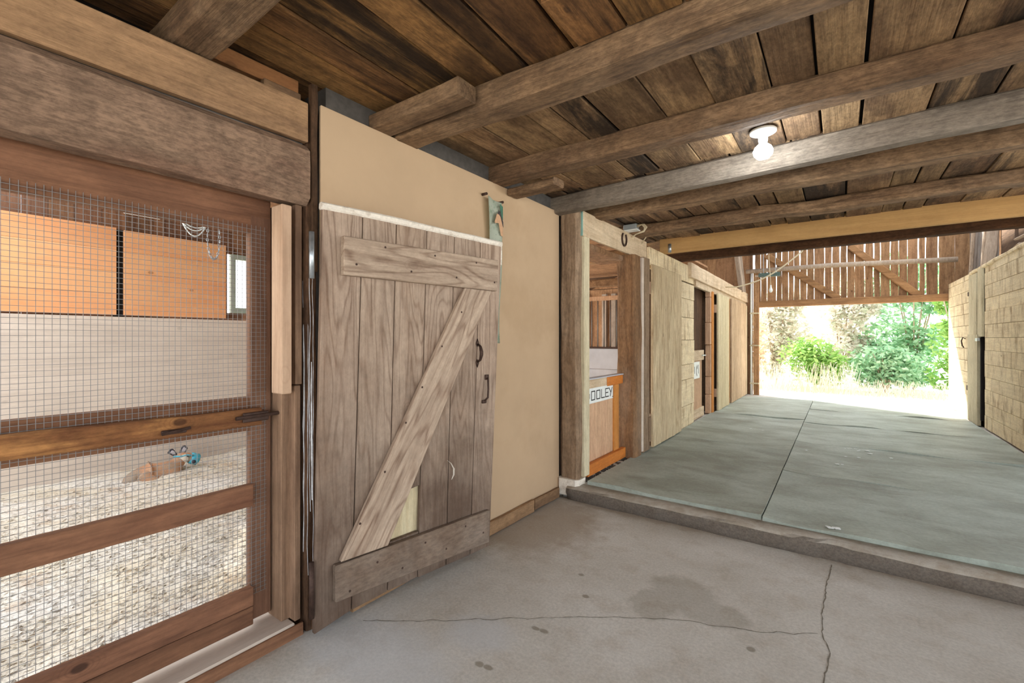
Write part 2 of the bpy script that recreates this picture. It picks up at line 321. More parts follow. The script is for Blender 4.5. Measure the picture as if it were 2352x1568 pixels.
def leaf_mat(name, c1, c2):
    g = G(name); ge = g.node('ShaderNodeNewGeometry')
    col = g.mix(ge.outputs['Random Per Island'], lin(c1), lin(c2))
    g.put(g.p.inputs['Base Color'], col); g.p.inputs['Roughness'].default_value = .55
    tr = g.node('ShaderNodeBsdfTranslucent'); g.put(tr.inputs['Color'], g.hsv(col, sat=1.1, v=1.2))
    mx = g.node('ShaderNodeMixShader'); mx.inputs[0].default_value = .4
    out = [n for n in g.n if n.type == 'OUTPUT_MATERIAL'][0]
    g.l.new(g.p.outputs[0], mx.inputs[1]); g.l.new(tr.outputs[0], mx.inputs[2]); g.l.new(mx.outputs[0], out.inputs[0]); return g.m
M['concrete'] = concrete(); M['kerb'] = kerb_mat(); M['rubber'] = mat_rubber(); M['bedding'] = bedding_mat()
M['gravel'] = plain('pale gravel', (236, 230, 220), .95, var=.12, scale=9, bump=.4)

# ================================================================ SETTING
def grid(x0, x1, y0, y1, nx, ny, f, skirt=None):
    m = MB(); V = [[m.bm.verts.new((x0+(x1-x0)*i/nx, y0+(y1-y0)*j/ny, f(x0+(x1-x0)*i/nx, y0+(y1-y0)*j/ny))) for i in range(nx+1)] for j in range(ny+1)]
    for j in range(ny):
        for i in range(nx): m.bm.faces.new((V[j][i], V[j][i+1], V[j+1][i+1], V[j+1][i]))
    if skirt is not None:
        ring = [V[0][i] for i in range(nx+1)]+[V[j][nx] for j in range(1, ny+1)]+[V[ny][i] for i in range(nx-1, -1, -1)]+[V[j][0] for j in range(ny-1, 0, -1)]
        low = [m.bm.verts.new((v.co.x, v.co.y, skirt)) for v in ring]; k = len(ring)
        for i in range(k): m.bm.faces.new((ring[i], low[i], low[(i+1) % k], ring[(i+1) % k]))
        m.bm.faces.new(low)
    return m
structure(grid(-40, 40, -30, 60, 8, 8, lambda x, y: -.16), 'ground', M['gravel'])
fl = structure(grid(-2.0, 4.2, -3.2, 3.3, 40, 40, lambda x, y: .004*noise.noise(Vector((x*1.5, y*1.5, 0))), skirt=-.15), 'floor', M['concrete'])
# keep texture coordinates of the floor in world metres
def world_coords(o):
    l = o.location.copy(); o.data.transform(Matrix.Translation(l)); o.location = (0, 0, 0)
world_coords(fl)
def crack(pts, w, seed, zf=.0042):
    m = MB(); random.seed(seed); P2 = []
    for a, b in zip(pts, pts[1:]):
        a, b = Vector(a), Vector(b); n = max(3, int((b-a).length/.02))
        for i in range(n):
            q = a.lerp(b, i/n); P2.append(Vector((q.x+.012*noise.noise(Vector((q.x*14, q.y*14, seed)))+random.uniform(-.0025, .0025), q.y+.012*noise.noise(Vector((q.x*14, q.y*14, seed+5)))+random.uniform(-.0025, .0025), 0)))
    L = []; Rr = []
    for i, q in enumerate(P2):
        d = (P2[min(i+1, len(P2)-1)]-P2[max(i-1, 0)]).normalized(); nn = Vector((-d.y, d.x, 0))*w*random.uniform(.3, 1.1)
        z = .0012+.004*noise.noise(Vector((q.x*1.5, q.y*1.5, 0)))
        L.append(m.bm.verts.new((q.x+nn.x, q.y+nn.y, z))); Rr.append(m.bm.verts.new((q.x-nn.x, q.y-nn.y, z)))
    for i in range(len(P2)-1): m.bm.faces.new((L[i], Rr[i], Rr[i+1], L[i+1]))
    return m
M['crack'] = plain('crack shadow dirt', (118, 110, 98), .95, var=.25, scale=60)
crack([(-1.79, 1.3), (-1.516, 1.496), (-1.2, 1.745), (-.875, 1.991), (-.62, 2.153), (-.28, 2.283), (-.063, 2.426)], .0022, 3).done('crack', M['crack'], fl)
crack([(-.04, 3.2), (-.06, 2.9), (-.068, 2.645), (-.063, 2.426), (-.037, 2.294), (-.054, 2.08), (-.09, 1.85), (-.05, 1.5)], .003, 8).done('crack', M['crack'], fl)
# raised corridor slab and its worn kerb
structure(B(-1.88, 4.2, 3.34, 10.98, -.15, .112, bev=0), 'floor_corridor', M['concrete'])
m = MB()
prof = [(3.262, -.02), (3.252, .03), (3.242, .066), (3.246, .092), (3.262, .108), (3.29, .114), (3.36, .115), (3.36, -.02)]
rings = []; random.seed(5)
for i in range(101):
    x = -1.80+i*.06; ring = []
    for j, (y, z) in enumerate(prof):
        dy = .02*noise.noise(Vector((x*1.1, 0, 4)))+.012*noise.noise(Vector((x*6, y*20, z*20))) if j < 6 else 0
        dz = .006*noise.noise(Vector((x*5, z*30, 2))) if 0 < j < 6 else 0
        if abs(x+.05) < .05 and j in (1, 2, 3, 4): dy += .02
        ring.append(m.bm.verts.new((x, y+dy, z+dz)))
    rings.append(ring)
for A, Bb in zip(rings, rings[1:]):
    for k in range(8): m.bm.faces.new((A[k], A[(k+1) % 8], Bb[(k+1) % 8], Bb[k]))
m.bm.faces.new(rings[0]); m.bm.faces.new(rings[-1][::-1])
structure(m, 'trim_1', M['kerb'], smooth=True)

# painted sheathing board wall, masonry behind it, skirting
structure(MB().box(-1.906, -1.89, 1.155, 3.285, .06, 2.35, bev=.002), 'wall_left', M['sheet'])
structure(B(-2.10, -1.925, 1.20, 3.42, -.1, 2.46, bev=0), 'wall_masonry', M['block'])
bb = MB().beam((-1.874, 1.3, .055), (-1.874, 2.86, .05), .03, .088, 4, .004, .004, rad=.004)
bb.beam((-1.874, 2.875, .05), (-1.874, 3.24, .045), .028, .08, 9, .004, .004, rad=.004)
structure(bb, 'baseboard_left', M['header'])

# ceiling planks laid over the joists
random.seed(11); m = MB()
x = -2.2
ca, sa = math.cos(R(3.2)), math.sin(R(3.2))
def rotp(p): X, Y = p[0]+1.0, p[1]-1.66; return (-1.0+X*ca-Y*sa, 1.66+X*sa+Y*ca, p[2])
while x < 3.2:
    w = random.choice((.12, .15, .18, .21, .24)); dz = random.uniform(0, .016); g = random.uniform(.005, .016)
    m.hexa([rotp(p) for p in ((x+g, -1.6, 2.452+dz), (x+w, -1.6, 2.452+dz), (x+w, 1.67, 2.452+dz), (x+g, 1.67, 2.452+dz), (x+g, -1.6, 2.476+dz), (x+w, -1.6, 2.476+dz), (x+w, 1.67, 2.476+dz), (x+g, 1.67, 2.476+dz))], .003)
    x += w
structure(m, 'ceiling', M['ceil']); m2_ = m = MB()
for y0, y1 in ((1.67, 3.12), (3.12, 5.4), (5.4, 6.45)):
    x = -2.2
    while x < 3.2:
        w = random.choice((.14, .17, .2, .24, .27)); dz = random.uniform(0, .014); g = random.uniform(.003, .016)
        m.box(x+g, x+w, y0+.002, y1, 2.452+dz, 2.476+dz, bev=.003); x += w
structure(m2_, 'ceiling', M['ceil2'])
structure(B(-2.3, 4.6, -2.8, 6.5, 2.492, 2.52, bev=0), 'ceiling_deck', M['black'])  # carried on unseen past the planks to hold back sky light in front

# right wall of horizontal planks
random.seed(4); m = MB(); z = .13; k = 0
hts = [.17, .165, .175, .16, .17, .18, .165, .17, .175, .165, .17, .165, .17]
for h in hts:
    y = 6.35-random.uniform(0, .5)
    top = min(z+h, 2.27)
    while y < 8.48:
        L = random.choice((1.9, 2.4, 3.1, 3.6)); y1 = min(y+L, 8.48)
        dx = random.uniform(0, .008)
        m.box(1.535+dx, 1.565+dx, y+.0015, y1-.0005, z+.002, top-.001, bev=.002); y = y1
    z += h
structure(m, 'wall_right', M['rwall'])
random.seed(8); m = MB(); z = .14
rd = thing('plank_door', (1.55, 10.0, .13), 'wide plank door closing the far end of the pale plank wall', 'door')
for h in hts:
    top = min(z+h, 2.25)
    m.box(1.525, 1.55, 9.28, 10.85, z+.003, top-.002, bev=.003); z += h
m.done('plank_panel', M['rwall'], rd)
B(1.50, 1.524, 9.27, 9.33, .55, .62).done('hinge', M['iron'], rd); B(1.505, 1.524, 9.22, 9.28, 1.92, 1.98).done('hinge', M['iron'], rd)
hk = MB().tube([(1.52, 9.5, 1.3), (1.49, 9.5, 1.32), (1.475, 9.5, 1.27), (1.485, 9.5, 1.2), (1.50, 9.49, 1.17)], .008, 8)
hk.done('hook', M['iron'], rd, smooth=True)
structure(B(1.57, 1.66, 6.0, 10.95, .1, 2.2, bev=0), 'wall_right_core', M['roof'])
cp = thing('door_post', (1.5, 9.0, .12), 'tall pale greenish double batten post between the two plank halves', 'post')
B(1.50, 1.54, 8.68, 9.25, .125, 1.36).done('batten', M['green_v'], cp); B(1.50, 1.54, 8.74, 9.17, 1.36, 2.20).done('batten', M['green_v'], cp)
B(1.512, 1.54, 8.50, 8.725, 1.33, 2.24).done('batten', M['green_v'], cp); B(1.53, 1.56, 8.63, 8.68, .2, 1.32).done('shadow_gap', M['black'], cp)  # the black strip stands for shade in the open gap
B(1.49, 1.52, 8.62, 8.74, 1.27, 1.31).done('latch', M['zinc'], cp)

# slatted end wall above the big opening
random.seed(7); m = MB()
gx = [515, 557, 600, 663, 700, 745, 783, 823, 872, 920, 992, 1043, 1097, 1145, 1197, 1265, 1325, 1372, 1440, 1497, 1557, 1632, 1680, 1768, 1850]
f_ = 16/36*2352
def xat(px, Y):
    q = (px-1176)/f_; a = R(35.81); return (q*math.cos(a)-math.sin(a))/(q*math.sin(a)+math.cos(a))*Y
xs = [xat(1560+g/2.97, 10.95) for g in gx]
wd = [.03, .012, .018, .02, .012, .012, .016, .022, .014, .014, .016, .024, .022, .014, .012, .024, .026, .014, .02, .014, .014, .03, .03, .022, .02]
for i in range(len(xs)-1):
    a, b = xs[i]+wd[i]*.4, (xs[i+1]-wd[i+1]*.4 if i < len(xs)-2 else 1.618); n = 10; rg = []
    for j in range(n+1):
        zz = 1.965+1.9*j/n
        e0 = .012*noise.noise(Vector((i*3.3, zz*2.2, 0))); e1 = .012*noise.noise(Vector((i*3.3, zz*2.2, 9)))
        rg.append([m.bm.verts.new(p) for p in ((a+e0, 10.94, zz), (b+e1, 10.94, zz), (b+e1, 10.965, zz), (a+e0, 10.965, zz))])
    for A, Bb in zip(rg, rg[1:]):
        for k in range(4): m.bm.faces.new((A[k], A[(k+1) % 4], Bb[(k+1) % 4], Bb[k]))
    m.bm.faces.new(rg[0]); m.bm.faces.new(rg[-1])
structure(m, 'wall_end', M['end'])
random.seed(21); m = MB(); x = -5.6
while x < -1.56:
    w = random.uniform(.14, .2); m.box(x, min(x+w-.003, -1.525), 10.94, 10.965, -.1, 3.9, bev=0); x += w
structure(m, 'wall_end_left', M['end'])
m = MB(); x = 1.62
while x < 3.4: m.box(x, x+.16, 10.94, 10.965, -.1, 3.9, bev=0); x += .163
structure(m, 'wall_end_right', M['end'])
structure(MB().beam((-1.42, 10.89, 2.03), (1.62, 10.89, 2.03), .07, .13, 3, .004, .006), 'lintel', M['end_y'])
for p0, p1, s in (((-1.26, 10.90, 3.05), (-.02, 10.90, 2.08), 5), ((.15, 10.90, 3.08), (1.15, 10.90, 2.07), 6)):
    MB().beam(p0, p1, .12, .05, s, .003, .004, up=(0, 1, 0)).done('diagonal_brace', M['end_y'], label='brown diagonal brace nailed on the slats, %s' % ('further from the pipe post' if s == 6 else 'the one ending over the middle of the opening'), cat='brace')
rail = MB().tube([(-1.62, 10.72, 2.72), (-.2, 10.72, 2.72), (1.62, 10.72, 2.655)], .045, 12)
rail.done('cross_pole', M['rafter'], label='long pale round pole spanning across the slatted end wall', cat='pole', smooth=True)
jp = thing('gate_post', (-1.45, 10.87, .1), 'brown wooden post at the side of the big bright opening with white pipe', 'post')
B(-1.50, -1.395, 10.83, 10.93, .1, 2.75).done('upright', M['end'], jp)
MB().tube([(-1.535, 10.80, .12), (-1.535, 10.80, 2.3), (-1.53, 10.80, 2.75)], .018, 10).done('pipe', M['white'], jp, smooth=True)
for zz in (.36, 1.16, 1.84): B(-1.56, -1.39, 10.775, 10.83, zz-.014, zz+.014).done('strap', M['green_v'], jp)
for x0, y0, x1, y1, s in ((-1.62, 10.2, -1.62, 10.0, 1), (-1.66, 10.75, -1.66, 10.7, 2)):
    MB().beam((x0, y0, 2.25), (x1-.12, y1, 3.5), .1, .06, s, .003, .003).done('rafter', M['rafter'], label=('pale roof rafter rising above the stall header' if s == 1 else 'pale rafter tight against the end wall above stalls'), cat='rafter')

# roof over the high part, upper side walls
m = MB()
for sgn in (-1, 1):
    for i in range(24):
        t0, t1 = i/24, (i+1)/24
        xa, xb = sgn*5.8*t0, sgn*5.8*t1; za, zb = 4.7-2.3*t0, 4.7-2.3*t1
        if (sgn > 0 and (xa > 3.4 or 1 <= i <= 13)) or (sgn < 0 and 1 <= i <= 2): continue  # unseen strips left out so sky light falls into the corridor
        m.hexa([(xa, 3.0, za), (xb-.01*sgn, 3.0, zb), (xb-.01*sgn, 11.3, zb), (xa, 11.3, za), (xa, 3.0, za+.03), (xb-.01*sgn, 3.0, zb+.03), (xb-.01*sgn, 11.3, zb+.03), (xa, 11.3, za+.03)])
structure(m, 'roof', M['roof'])
m = MB()
for i, y in enumerate((9.3, 9.8, 10.3)): m.box(1.80+.01*(i % 2), 1.83+.01*(i % 2), y-.0, y+.49, 2.1, 3.7, bev=0)
m.box(1.80, 1.83, 10.8, 10.93, 2.1, 3.7, bev=0)
structure(m, 'wall_upper_felt', M['felt'])
for y0, y1, s in ((10.55, 10.15, 0), (9.75, 9.35, 1)):
    MB().beam((1.74, y0, 2.2), (1.74, y1, 3.55), .05, .05, s+31, .002, .003).done('strut', M['rafter'], label=('thin pale leaning strut over the closed plank door' if s else 'thin pale leaning strut close to the end wall slats'), cat='strut')
MB().beam((1.615, 8.72, 2.19), (1.70, 8.72, 3.5), .12, .1, 37, .01, .012).done('upper_post', M['rafter'], label='rough pale chewed upright above the plank wall, beside the dark loft', cat='post')
structure(B(1.85, 1.88, 6.0, 9.3, 2.1, 3.6, bev=0), 'wall_upper_dark', M['roof'])
random.seed(3)
for i, (y, zz, a) in enumerate(((7.4, 2.42, .06), (7.9, 2.36, -.04), (7.1, 2.52, .09))):
    MB().beam((1.62, y-.5, zz), (1.7, y+.5, zz+a), .05, .025, 50+i, .004, .006).done('loose_batten', M['rafter'], label=('lowest', 'middle', 'topmost')[(1, 0, 2)[i]]+' loose pale batten lying in the dark gap above plank wall', cat='batten')
MB().beam((1.56, 6.1, 2.285), (1.56, 9.3, 2.25), .08, .05, 61, .006, .008).done('wall_plate', M['rwall'], label='rough rail capping the top of the pale plank wall', cat='rail')

# ================================================================ JOISTS
def joist(p0, p1, w, h, mat, label, seed, **k):
    MB().beam(p0, p1, w, h, seed, **k).done('ceiling_joist', M[mat], label=label, cat='joist')
joist((-2.15, .66, 2.405), (3.0, .66, 2.39), .14, .12, 'joist', 'brown joist in the top corner resting over the gate header', 1)
joist((-2.15, .12, 2.41), (3.0, .12, 2.41), .16, .11, 'dark_joist', 'dark joist half hidden behind the corner joist', 2)
joist((-2.0, 1.66, 2.40), (3.0, 1.665, 2.375), .155, .125, 'joist', 'thick old joist with a wood block nailed to its wall end', 3, wane=.014)
joist((-2.0, 2.465, 2.405), (3.0, 2.455, 2.40), .13, .115, 'joist', 'old brown joist between the thick joist and the lamp', 4, wane=.012)
joist((-2.0, 3.26, 2.385), (3.0, 2.97, 2.39), .10, .14, 'joist_grey', 'lamp-greyed joist lit by the lamp hanging in front of it', 5, jit=.003, wane=.004)
joist((-2.0, 3.64, 2.395), (3.0, 3.60, 2.40), .14, .125, 'joist', 'brown joist shaded from the lamp by the grey joist', 6, wane=.014)
joist((-2.0, 4.55, 2.405), (3.0, 4.53, 2.405), .15, .10, 'joist', 'rough waney joist beside the bright new pine beam', 7, wane=.02, jit=.012)
joist((-1.72, 5.38, 2.395), (3.0, 5.38, 2.385), .06, .20, 'pine', 'new yellow pine joist', 8, jit=.0015, wane=.001, rad=.004)
joist((-1.9, 6.26, 2.40), (3.0, 6.26, 2.42), .12, .14, 'dark_joist', 'dark joist closing the far end of the low ceiling', 9, wane=.008)
blk = MB().beam((-1.92, 1.495, 2.387), (-1.32, 1.49, 2.383), .12, .075, 12, .003, .004, rad=.006)
blk.done('timber_block', M['joist'], label='short thick timber block against the thick joist, over sheathing board', cat='block')
MB().beam((-1.88, 2.62, 2.325), (-1.5, 2.60, 2.325), .13, .05, 13, .01, .014).done('packing_piece', M['joist'], label='short rough packing piece under the second old joist', cat='block')
cbx = MB()
for i in range(4): cbx.box(-.82+i*.2, -.63+i*.2, 1.30, 1.58, 2.428, 2.448)
cbx.done('ceiling_patch', M['ceil'], label='patch of short boards on ceiling beside the thick joist', cat='board')

# ================================================================ GATE SIDE
structure(MB().beam((-1.963, -1.2, 2.03), (-1.963, 1.105, 2.027), .14, .262, 15, .004, .008, rad=.03), 'header', M['header_low'])
hd = B(-1.935, -1.90, -1.2, 1.102, 2.165, 2.338, bev=.004)
structure(hd, 'header_board', M['header'])
structure(B(-2.12, -1.945, -1.2, 1.102, 2.165, 2.352, bev=.004), 'trim_2', M['felt'])
B(-2.0, -1.96, .74, 1.09, 2.385, 2.45).done('filler_board', M['pine_brown'], label='short orange brown board under the ceiling above the gate header', cat='board')
B(-1.975, -1.94, .93, 1.09, 2.352, 2.385).done('infill_block', M['header'], label='small pale block wedged under the orange brown board', cat='block')
structure(B(-2.3, -2.14, -1.2, 1.3, 2.2, 2.46, bev=0), 'gap_shade_block', M['black'])  # black block standing for the dark gap above the gate header
MB().beam((-1.91, 1.13, 1.6), (-1.91, 1.13, 2.43), .028, .03, 17, .005, .006, up=(1, 0, 0), rad=.004).done('cover_strip', M['post_dark'], label='thin dark ragged upright strip between header and sheathing board', cat='strip')

gt = thing('mesh_gate', (-2.0, .38, .09), 'brown timber gate with wire mesh in front of the bedding pen', 'gate')
MB().beam((-2.032, .972, .09), (-2.032, .972, 1.83), .04, .09, 18, .001, .001, up=(0, 1, 0), rad=.004).done('stile', M['gate_v'], gt)
MB().beam((-2.03, -.36, .09), (-2.03, -.36, 1.83), .045, .092, 19, .001, .001, up=(0, 1, 0), rad=.004).done('stile', M['gate_v'], gt)
B(-2.055, -2.012, -.41, 1.015, 1.755, 1.925).done('top_rail', M['gate'], gt)
B(-2.06, -2.02, -.32, .93, .905, 1.05).done('back_rail', M['gate'], gt)
MB().beam((-1.992, -.40, .977), (-1.992, .96, .967), .03, .075, 21, .003, .004, rad=.005).done('worn_rail', M['gate_worn'], gt)
B(-2.015, -1.98, -.40, .928, .59, .682).done('middle_rail', M['gate'], gt)
B(-2.015, -1.98, -.40, .928, .165, .245).done('bottom_rail', M['gate'], gt); B(-2.017, -1.982, -.40, .928, .085, .162).done('bottom_rail', M['gate'], gt)
m = MB(); r = .0007
y = -.4
while y < .995:
    a = .002*math.sin(y*40); m.box(-2.0095+a*.4-r, -2.0095+a*.4+r, y-r, y+r, .2, 1.79, bev=0); y += .0185
z = .2
while z < 1.79: m.box(-2.0105-r, -2.0105+r, -.41, .995, z-r, z+r, bev=0); z += .0185
m.done('wire_mesh', M['wire'], gt)
lt = MB().box(-1.976, -1.966, .88, .985, .95, .99).tube([(-1.962, .85, .972), (-1.962, 1.025, .975)], .008, 8)
lb = lt.done('bolt_latch', M['iron'], gt)
m = MB().box(-1.978, -1.968, .60, .68, .945, .962)
m.tube([(-1.968, .6, .95), (-1.958, .64, .955), (-1.965, .69, .962)], .006, 6); m.done('bolt_keep', M['iron'], gt)

gt.location.x -= .045
# frame between gate and door
B(-1.992, -1.905, .985, 1.030, 1.066, 1.87, bev=.004).done('stop_batten', M['pale_v'], label='chunky pale batten with cut end beside the gate top', cat='batten')
B(-2.10, -1.985, 1.024, 1.075, .06, 1.89).done('jamb', M['post_v'], label='pale brown jamb board just behind the gate edge', cat='jamb')
B(-2.02, -1.935, 1.062, 1.092, 1.10, 1.89).done('cover_board', M['post_v'], label='narrow upper cover board beside the chunky pale batten', cat='board')
B(-2.02, -1.94, 1.060, 1.088, .06, 1.095).done('cover_board', M['post_v'], label='narrow lower cover board running down to the sill', cat='board')
MB().beam((-2.0, 1.128, .0), (-2.0, 1.128, 2.2), .16, .045, 23, .006, .008, up=(0, 1, 0), rad=.006).done('timber_post', M['post_dark'], label='dark dusty hinge post beside the open plank door', cat='post')
structure(B(-2.16, -1.932, -1.0, 1.06, -.1, .06, bev=.006), 'sill', M['kick'])
structure(B(-1.932, -1.920, -1.0, 1.09, -.02, .052, bev=.002), 'trim_3', M['gate'])

# ================================================================ PLANK DOOR (local: x along, y out of the face, z up)
ang = math.atan2(.99384, .11084)
dr = thing('plank_door', (-1.87, 1.097, 0), 'weathered Z-braced plank door standing open against the beige board', 'door', rz=ang)
# local +x runs along the door, local -y faces the aisle
def dpoly(pts, y0, th, bev=.002):
    return MB().prism([(u, y0, v) for u, v in pts], (0, -th, 0), bev)
def uL(v): return .0+.02*v
edges_b = [0, .175, .365, .545, .735, .915, 1.075]; edges_t = [.038, .233, .417, .606, .797, 1.0, 1.182]
bot = [(.02), (.05), (.06), (.055), (.05), (.045), (.045)]
m = MB()
for i in range(6):
    g = .0025
    nb = 8; prev = None
    lo0, lo1 = edges_b[i]+g, edges_b[i+1]-g; hi0, hi1 = edges_t[i]+g, edges_t[i+1]-g
    zb0, zb1 = bot[i], bot[i+1]
    pts = [(lo0, zb0), (lo1, zb1), (hi1, 1.875), (hi0, 1.875)]
    if i == 2:   # this plank has a broken hole near the bottom
        def at(t, s): return (lo0+(hi0-lo0)*t+s*((lo1-lo0)*(1-t)+(hi1-hi0)*t), zb0+(1.875-zb0)*t)
        MBp = [[at(0, 0), at(0, 1), at(.13, 1), at(.13, 0)], [at(.25, 0), at(.262, 1), at(1, 1), at(1, 0)]]
        for q in MBp: m.prism([(u, 0, v) for u, v in q], (0, -.024, 0), .0025)
        continue
    m.prism([(u, 0, v) for u, v in pts], (0, -.024, 0), .0025)
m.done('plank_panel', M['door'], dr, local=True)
m = MB().prism([(.30, .026, .16), (.60, .026, .16), (.60, .026, .62), (.30, .026, .62)], (0, -.022, 0), .001); m.done('patch_board', M['stall_door2'], dr, label='pale new board showing through the hole', local=True)
m = MB().prism([(.12, -.025, 1.587), (1.106, -.025, 1.590), (1.118, -.025, 1.778), (.12, -.025, 1.762)], (0, -.034, 0), .004); m.done('ledge', M['door_x'], dr, local=True)
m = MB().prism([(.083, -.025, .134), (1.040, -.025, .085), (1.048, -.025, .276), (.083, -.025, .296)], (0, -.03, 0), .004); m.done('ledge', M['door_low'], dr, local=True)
# brace, its grain runs along its own length
bl = [(.849, 1.588), (.108, .304), (.350, .298), (1.062, 1.588)]
c0 = Vector((.6, 0, .95)); th = math.atan2(1.285, .735)
m = MB()
def rl(u, v): q = Matrix.Rotation(th, 4, 'Y') @ (Vector((u, 0, v))-c0); return (q.x, -.025, q.z)
m.prism([rl(u, v) for u, v in bl], (0, -.03, 0), .004)
br = m.done('brace', M['door_x'], dr, local=True); br.location = c0; br.rotation_euler = (0, -th, 0)
for u, v in [(.18+.15*i, 1.62+(.1 if i % 2 else 0)+.02) for i in range(7)]+[(.15+.14*i, .16+.08*(i % 2)) for i in range(7)]+[(.2, .45), (.33, .66), (.45, .88), (.55, 1.05), (.68, 1.26), (.82, 1.45)]:
    MB().lathe([(.0055, 0), (.0055, .0014), (.002, .002)], Matrix.Translation((u, -.0592 if v > 1.58 else -.0553, v)) @ Matrix.Rotation(R(90), 4, 'X'), 8).done('nail', M['iron'], dr, local=True)
# chewed white edging along the head and a little way down the free edge
m = MB()
m.beam((.035, -.012, 1.888), (1.185, -.012, 1.89), .034, .034, 25, .006, .006, step=.03, rad=.008)
m.beam((1.180, -.012, 1.89), (1.176, -.012, 1.76), .026, .018, 26, .005, .004, step=.03, rad=.006, up=(1, 0, 0))
m.done('edge_strip', M['white_edge'], dr, label='chewed white edging on the door head', local=True)
m = MB()
m.tube([(.972, -.03, 1.268), (.966, -.055, 1.255), (.965, -.066, 1.225), (.965, -.066, 1.21), (.966, -.055, 1.178), (.97, -.03, 1.165)], [.006, .008, .011, .011, .008, .006], 8)
for zz, sg in ((1.268, 1), (1.165, -1)):
    m.prism([(.958, -.024, zz), (.968, -.024, zz-.014*sg), (.98, -.024, zz), (.979, -.024, zz+.012*sg), (.969, -.024, zz+.034*sg), (.96, -.024, zz+.012*sg)], (0, -.005, 0))
m.done('pull_handle', M['iron'], dr, local=True, smooth=True)
m = MB()
m.tube([(1.045, -.03, 1.065), (1.04, -.045, 1.055), (1.037, -.05, 1.0), (1.035, -.048, .95), (1.022, -.035, .932)], .006, 8)
m.box(1.03, 1.06, -.034, -.024, 1.055, 1.085, .002); m.box(1.005, 1.04, -.034, -.024, .915, .935, .002)
m.done('latch_bar', M['iron'], dr, local=True, smooth=True)
for zz, L in ((1.66, .10), (.22, .12)):
    h = MB().tube([(-.012, -.03, zz-L), (-.012, -.03, zz+L)], .011, 12).done('hinge', M['zinc'] if zz > 1 else M['iron'], dr, label='shiny zinc hinge barrel' if zz > 1 else None, local=True, smooth=True)
m = MB(); m.tube([(.74, -.0256, .63), (.765, -.0262, .61), (.785, -.0262, .575), (.785, -.0262, .54), (.772, -.0258, .515)], [.002, .007, .012, .009, .002], 8, flat=.12)
m.done('scrape_mark', M['white_edge'], dr, label='curved white hoof scrape', local=True, smooth=True)
# dusty webs hanging down the hinge edge
random.seed(31); m = MB()
for (px, py, z0, z1, rr) in ((-1.945, 1.105, .35, 1.78, .0035), (-1.918, 1.108, .25, 1.70, .0015), (-1.868, 1.088, .55, 1.60, .0018), (-1.862, 1.094, .6, 1.2, .0028), (-1.866, 1.102, .3, 1.75, .0014)):
    n = 46; path = []; rad = []
    for i in range(n+1):
        t = i/n; zz = z0+(z1-z0)*t
        path.append((px+.004*noise.noise(Vector((zz*7, px*50, 1))), py+.006*noise.noise(Vector((zz*5, py*50, 8))), zz))
        rad.append(rr*(.5+1.1*abs(noise.noise(Vector((zz*9, px*90, py*70))))+random.uniform(0, .5)*(.3 < t < .7)))
    m.tube(path, rad, 5)
m.done('cobweb', M['dust'], label='white dusty cobweb strands hanging down the hinge edge of door', cat='cobweb', kind='stuff')

# ================================================================ PICTURE ON THE BOARD
def picture_mat():
    g = G('faded horse print'); tc = g.node('ShaderNodeTexCoord'); v = tc.outputs['Object']
    n = g.noise(v, 14, 5, .6); n2 = g.noise(v, 45, 4, .6)
    col = g.mix(g.ramp(n, .5, .72), lin((206, 214, 198)), lin((158, 182, 156)))
    col = g.mix(g.math('MULTIPLY', g.ramp(n2, .58, .72), .6), col, lin((96, 124, 100)))
    g.put(g.p.inputs['Base Color'], col); g.p.inputs['Roughness'].default_value = .6; return g.m
pc = thing('hanging_print', (-1.875, 2.36, 1.28), 'narrow faded green picture of a horse head hung behind the door top', 'picture')
m = MB(); rows = []
for j in range(17):
    t = j/16; zz = 2.23-.96*t; sg = .03*math.sin(t*math.pi*.9)
    y0 = 2.30+.035*math.sin(min(1, t*2)*1.57); y1 = 2.455-.005*math.sin(t*9)
    rows.append([(m.bm.verts.new((-1.862+.012*math.cos(k*1.3+t*5), y0+(y1-y0)*k/4, zz-.012*k/4*(1-t)))) for k in range(5)])
for A, Bb in zip(rows, rows[1:]):
    for k in range(4): m.bm.faces.new((A[k], A[k+1], Bb[k+1], Bb[k]))
bmesh.ops.solidify(m.bm, geom=list(m.bm.faces), thickness=.002)
m.done('print_sheet', picture_mat(), pc, smooth=True)
hx = -1.846
def flat(pts, mat, nm): MB().prism([(hx, y, z) for y, z in pts], (.002, 0, 0)).done(nm, mat, pc)
M['horse'] = plain('painted chestnut', (190, 150, 116), .7, var=.15, scale=50); M['mane'] = plain('painted dark mane', (62, 56, 56), .7, var=.2, scale=50); M['leafprint'] = plain('painted green', (62, 104, 84), .7, var=.3, scale=40)
flat([(2.362, 2.072), (2.369, 2.062), (2.385, 2.068), (2.405, 2.07), (2.418, 2.03), (2.43, 1.99), (2.452, 1.99), (2.452, 2.07), (2.43, 2.11), (2.415, 2.135), (2.40, 2.14), (2.385, 2.125), (2.373, 2.095)], M['horse'], 'horse_head')
hx = -1.8435
flat([(2.398, 2.14), (2.402, 2.158), (2.408, 2.142), (2.416, 2.158), (2.42, 2.138), (2.437, 2.11), (2.452, 2.085), (2.452, 2.05), (2.437, 2.085), (2.424, 2.115), (2.408, 2.128), (2.392, 2.128)], M['mane'], 'horse_mane')
hx = -1.8465
flat([(2.42, 2.2), (2.452, 2.19), (2.453, 2.10), (2.436, 2.125), (2.425, 2.16)], M['leafprint'], 'tree_patch')
for y, zz in ((2.287, 2.238), (2.462, 2.225)): MB().tube([(-1.889, y, zz), (-1.85, y, zz)], .009, 8).done('nail', M['iron'], pc, smooth=True)

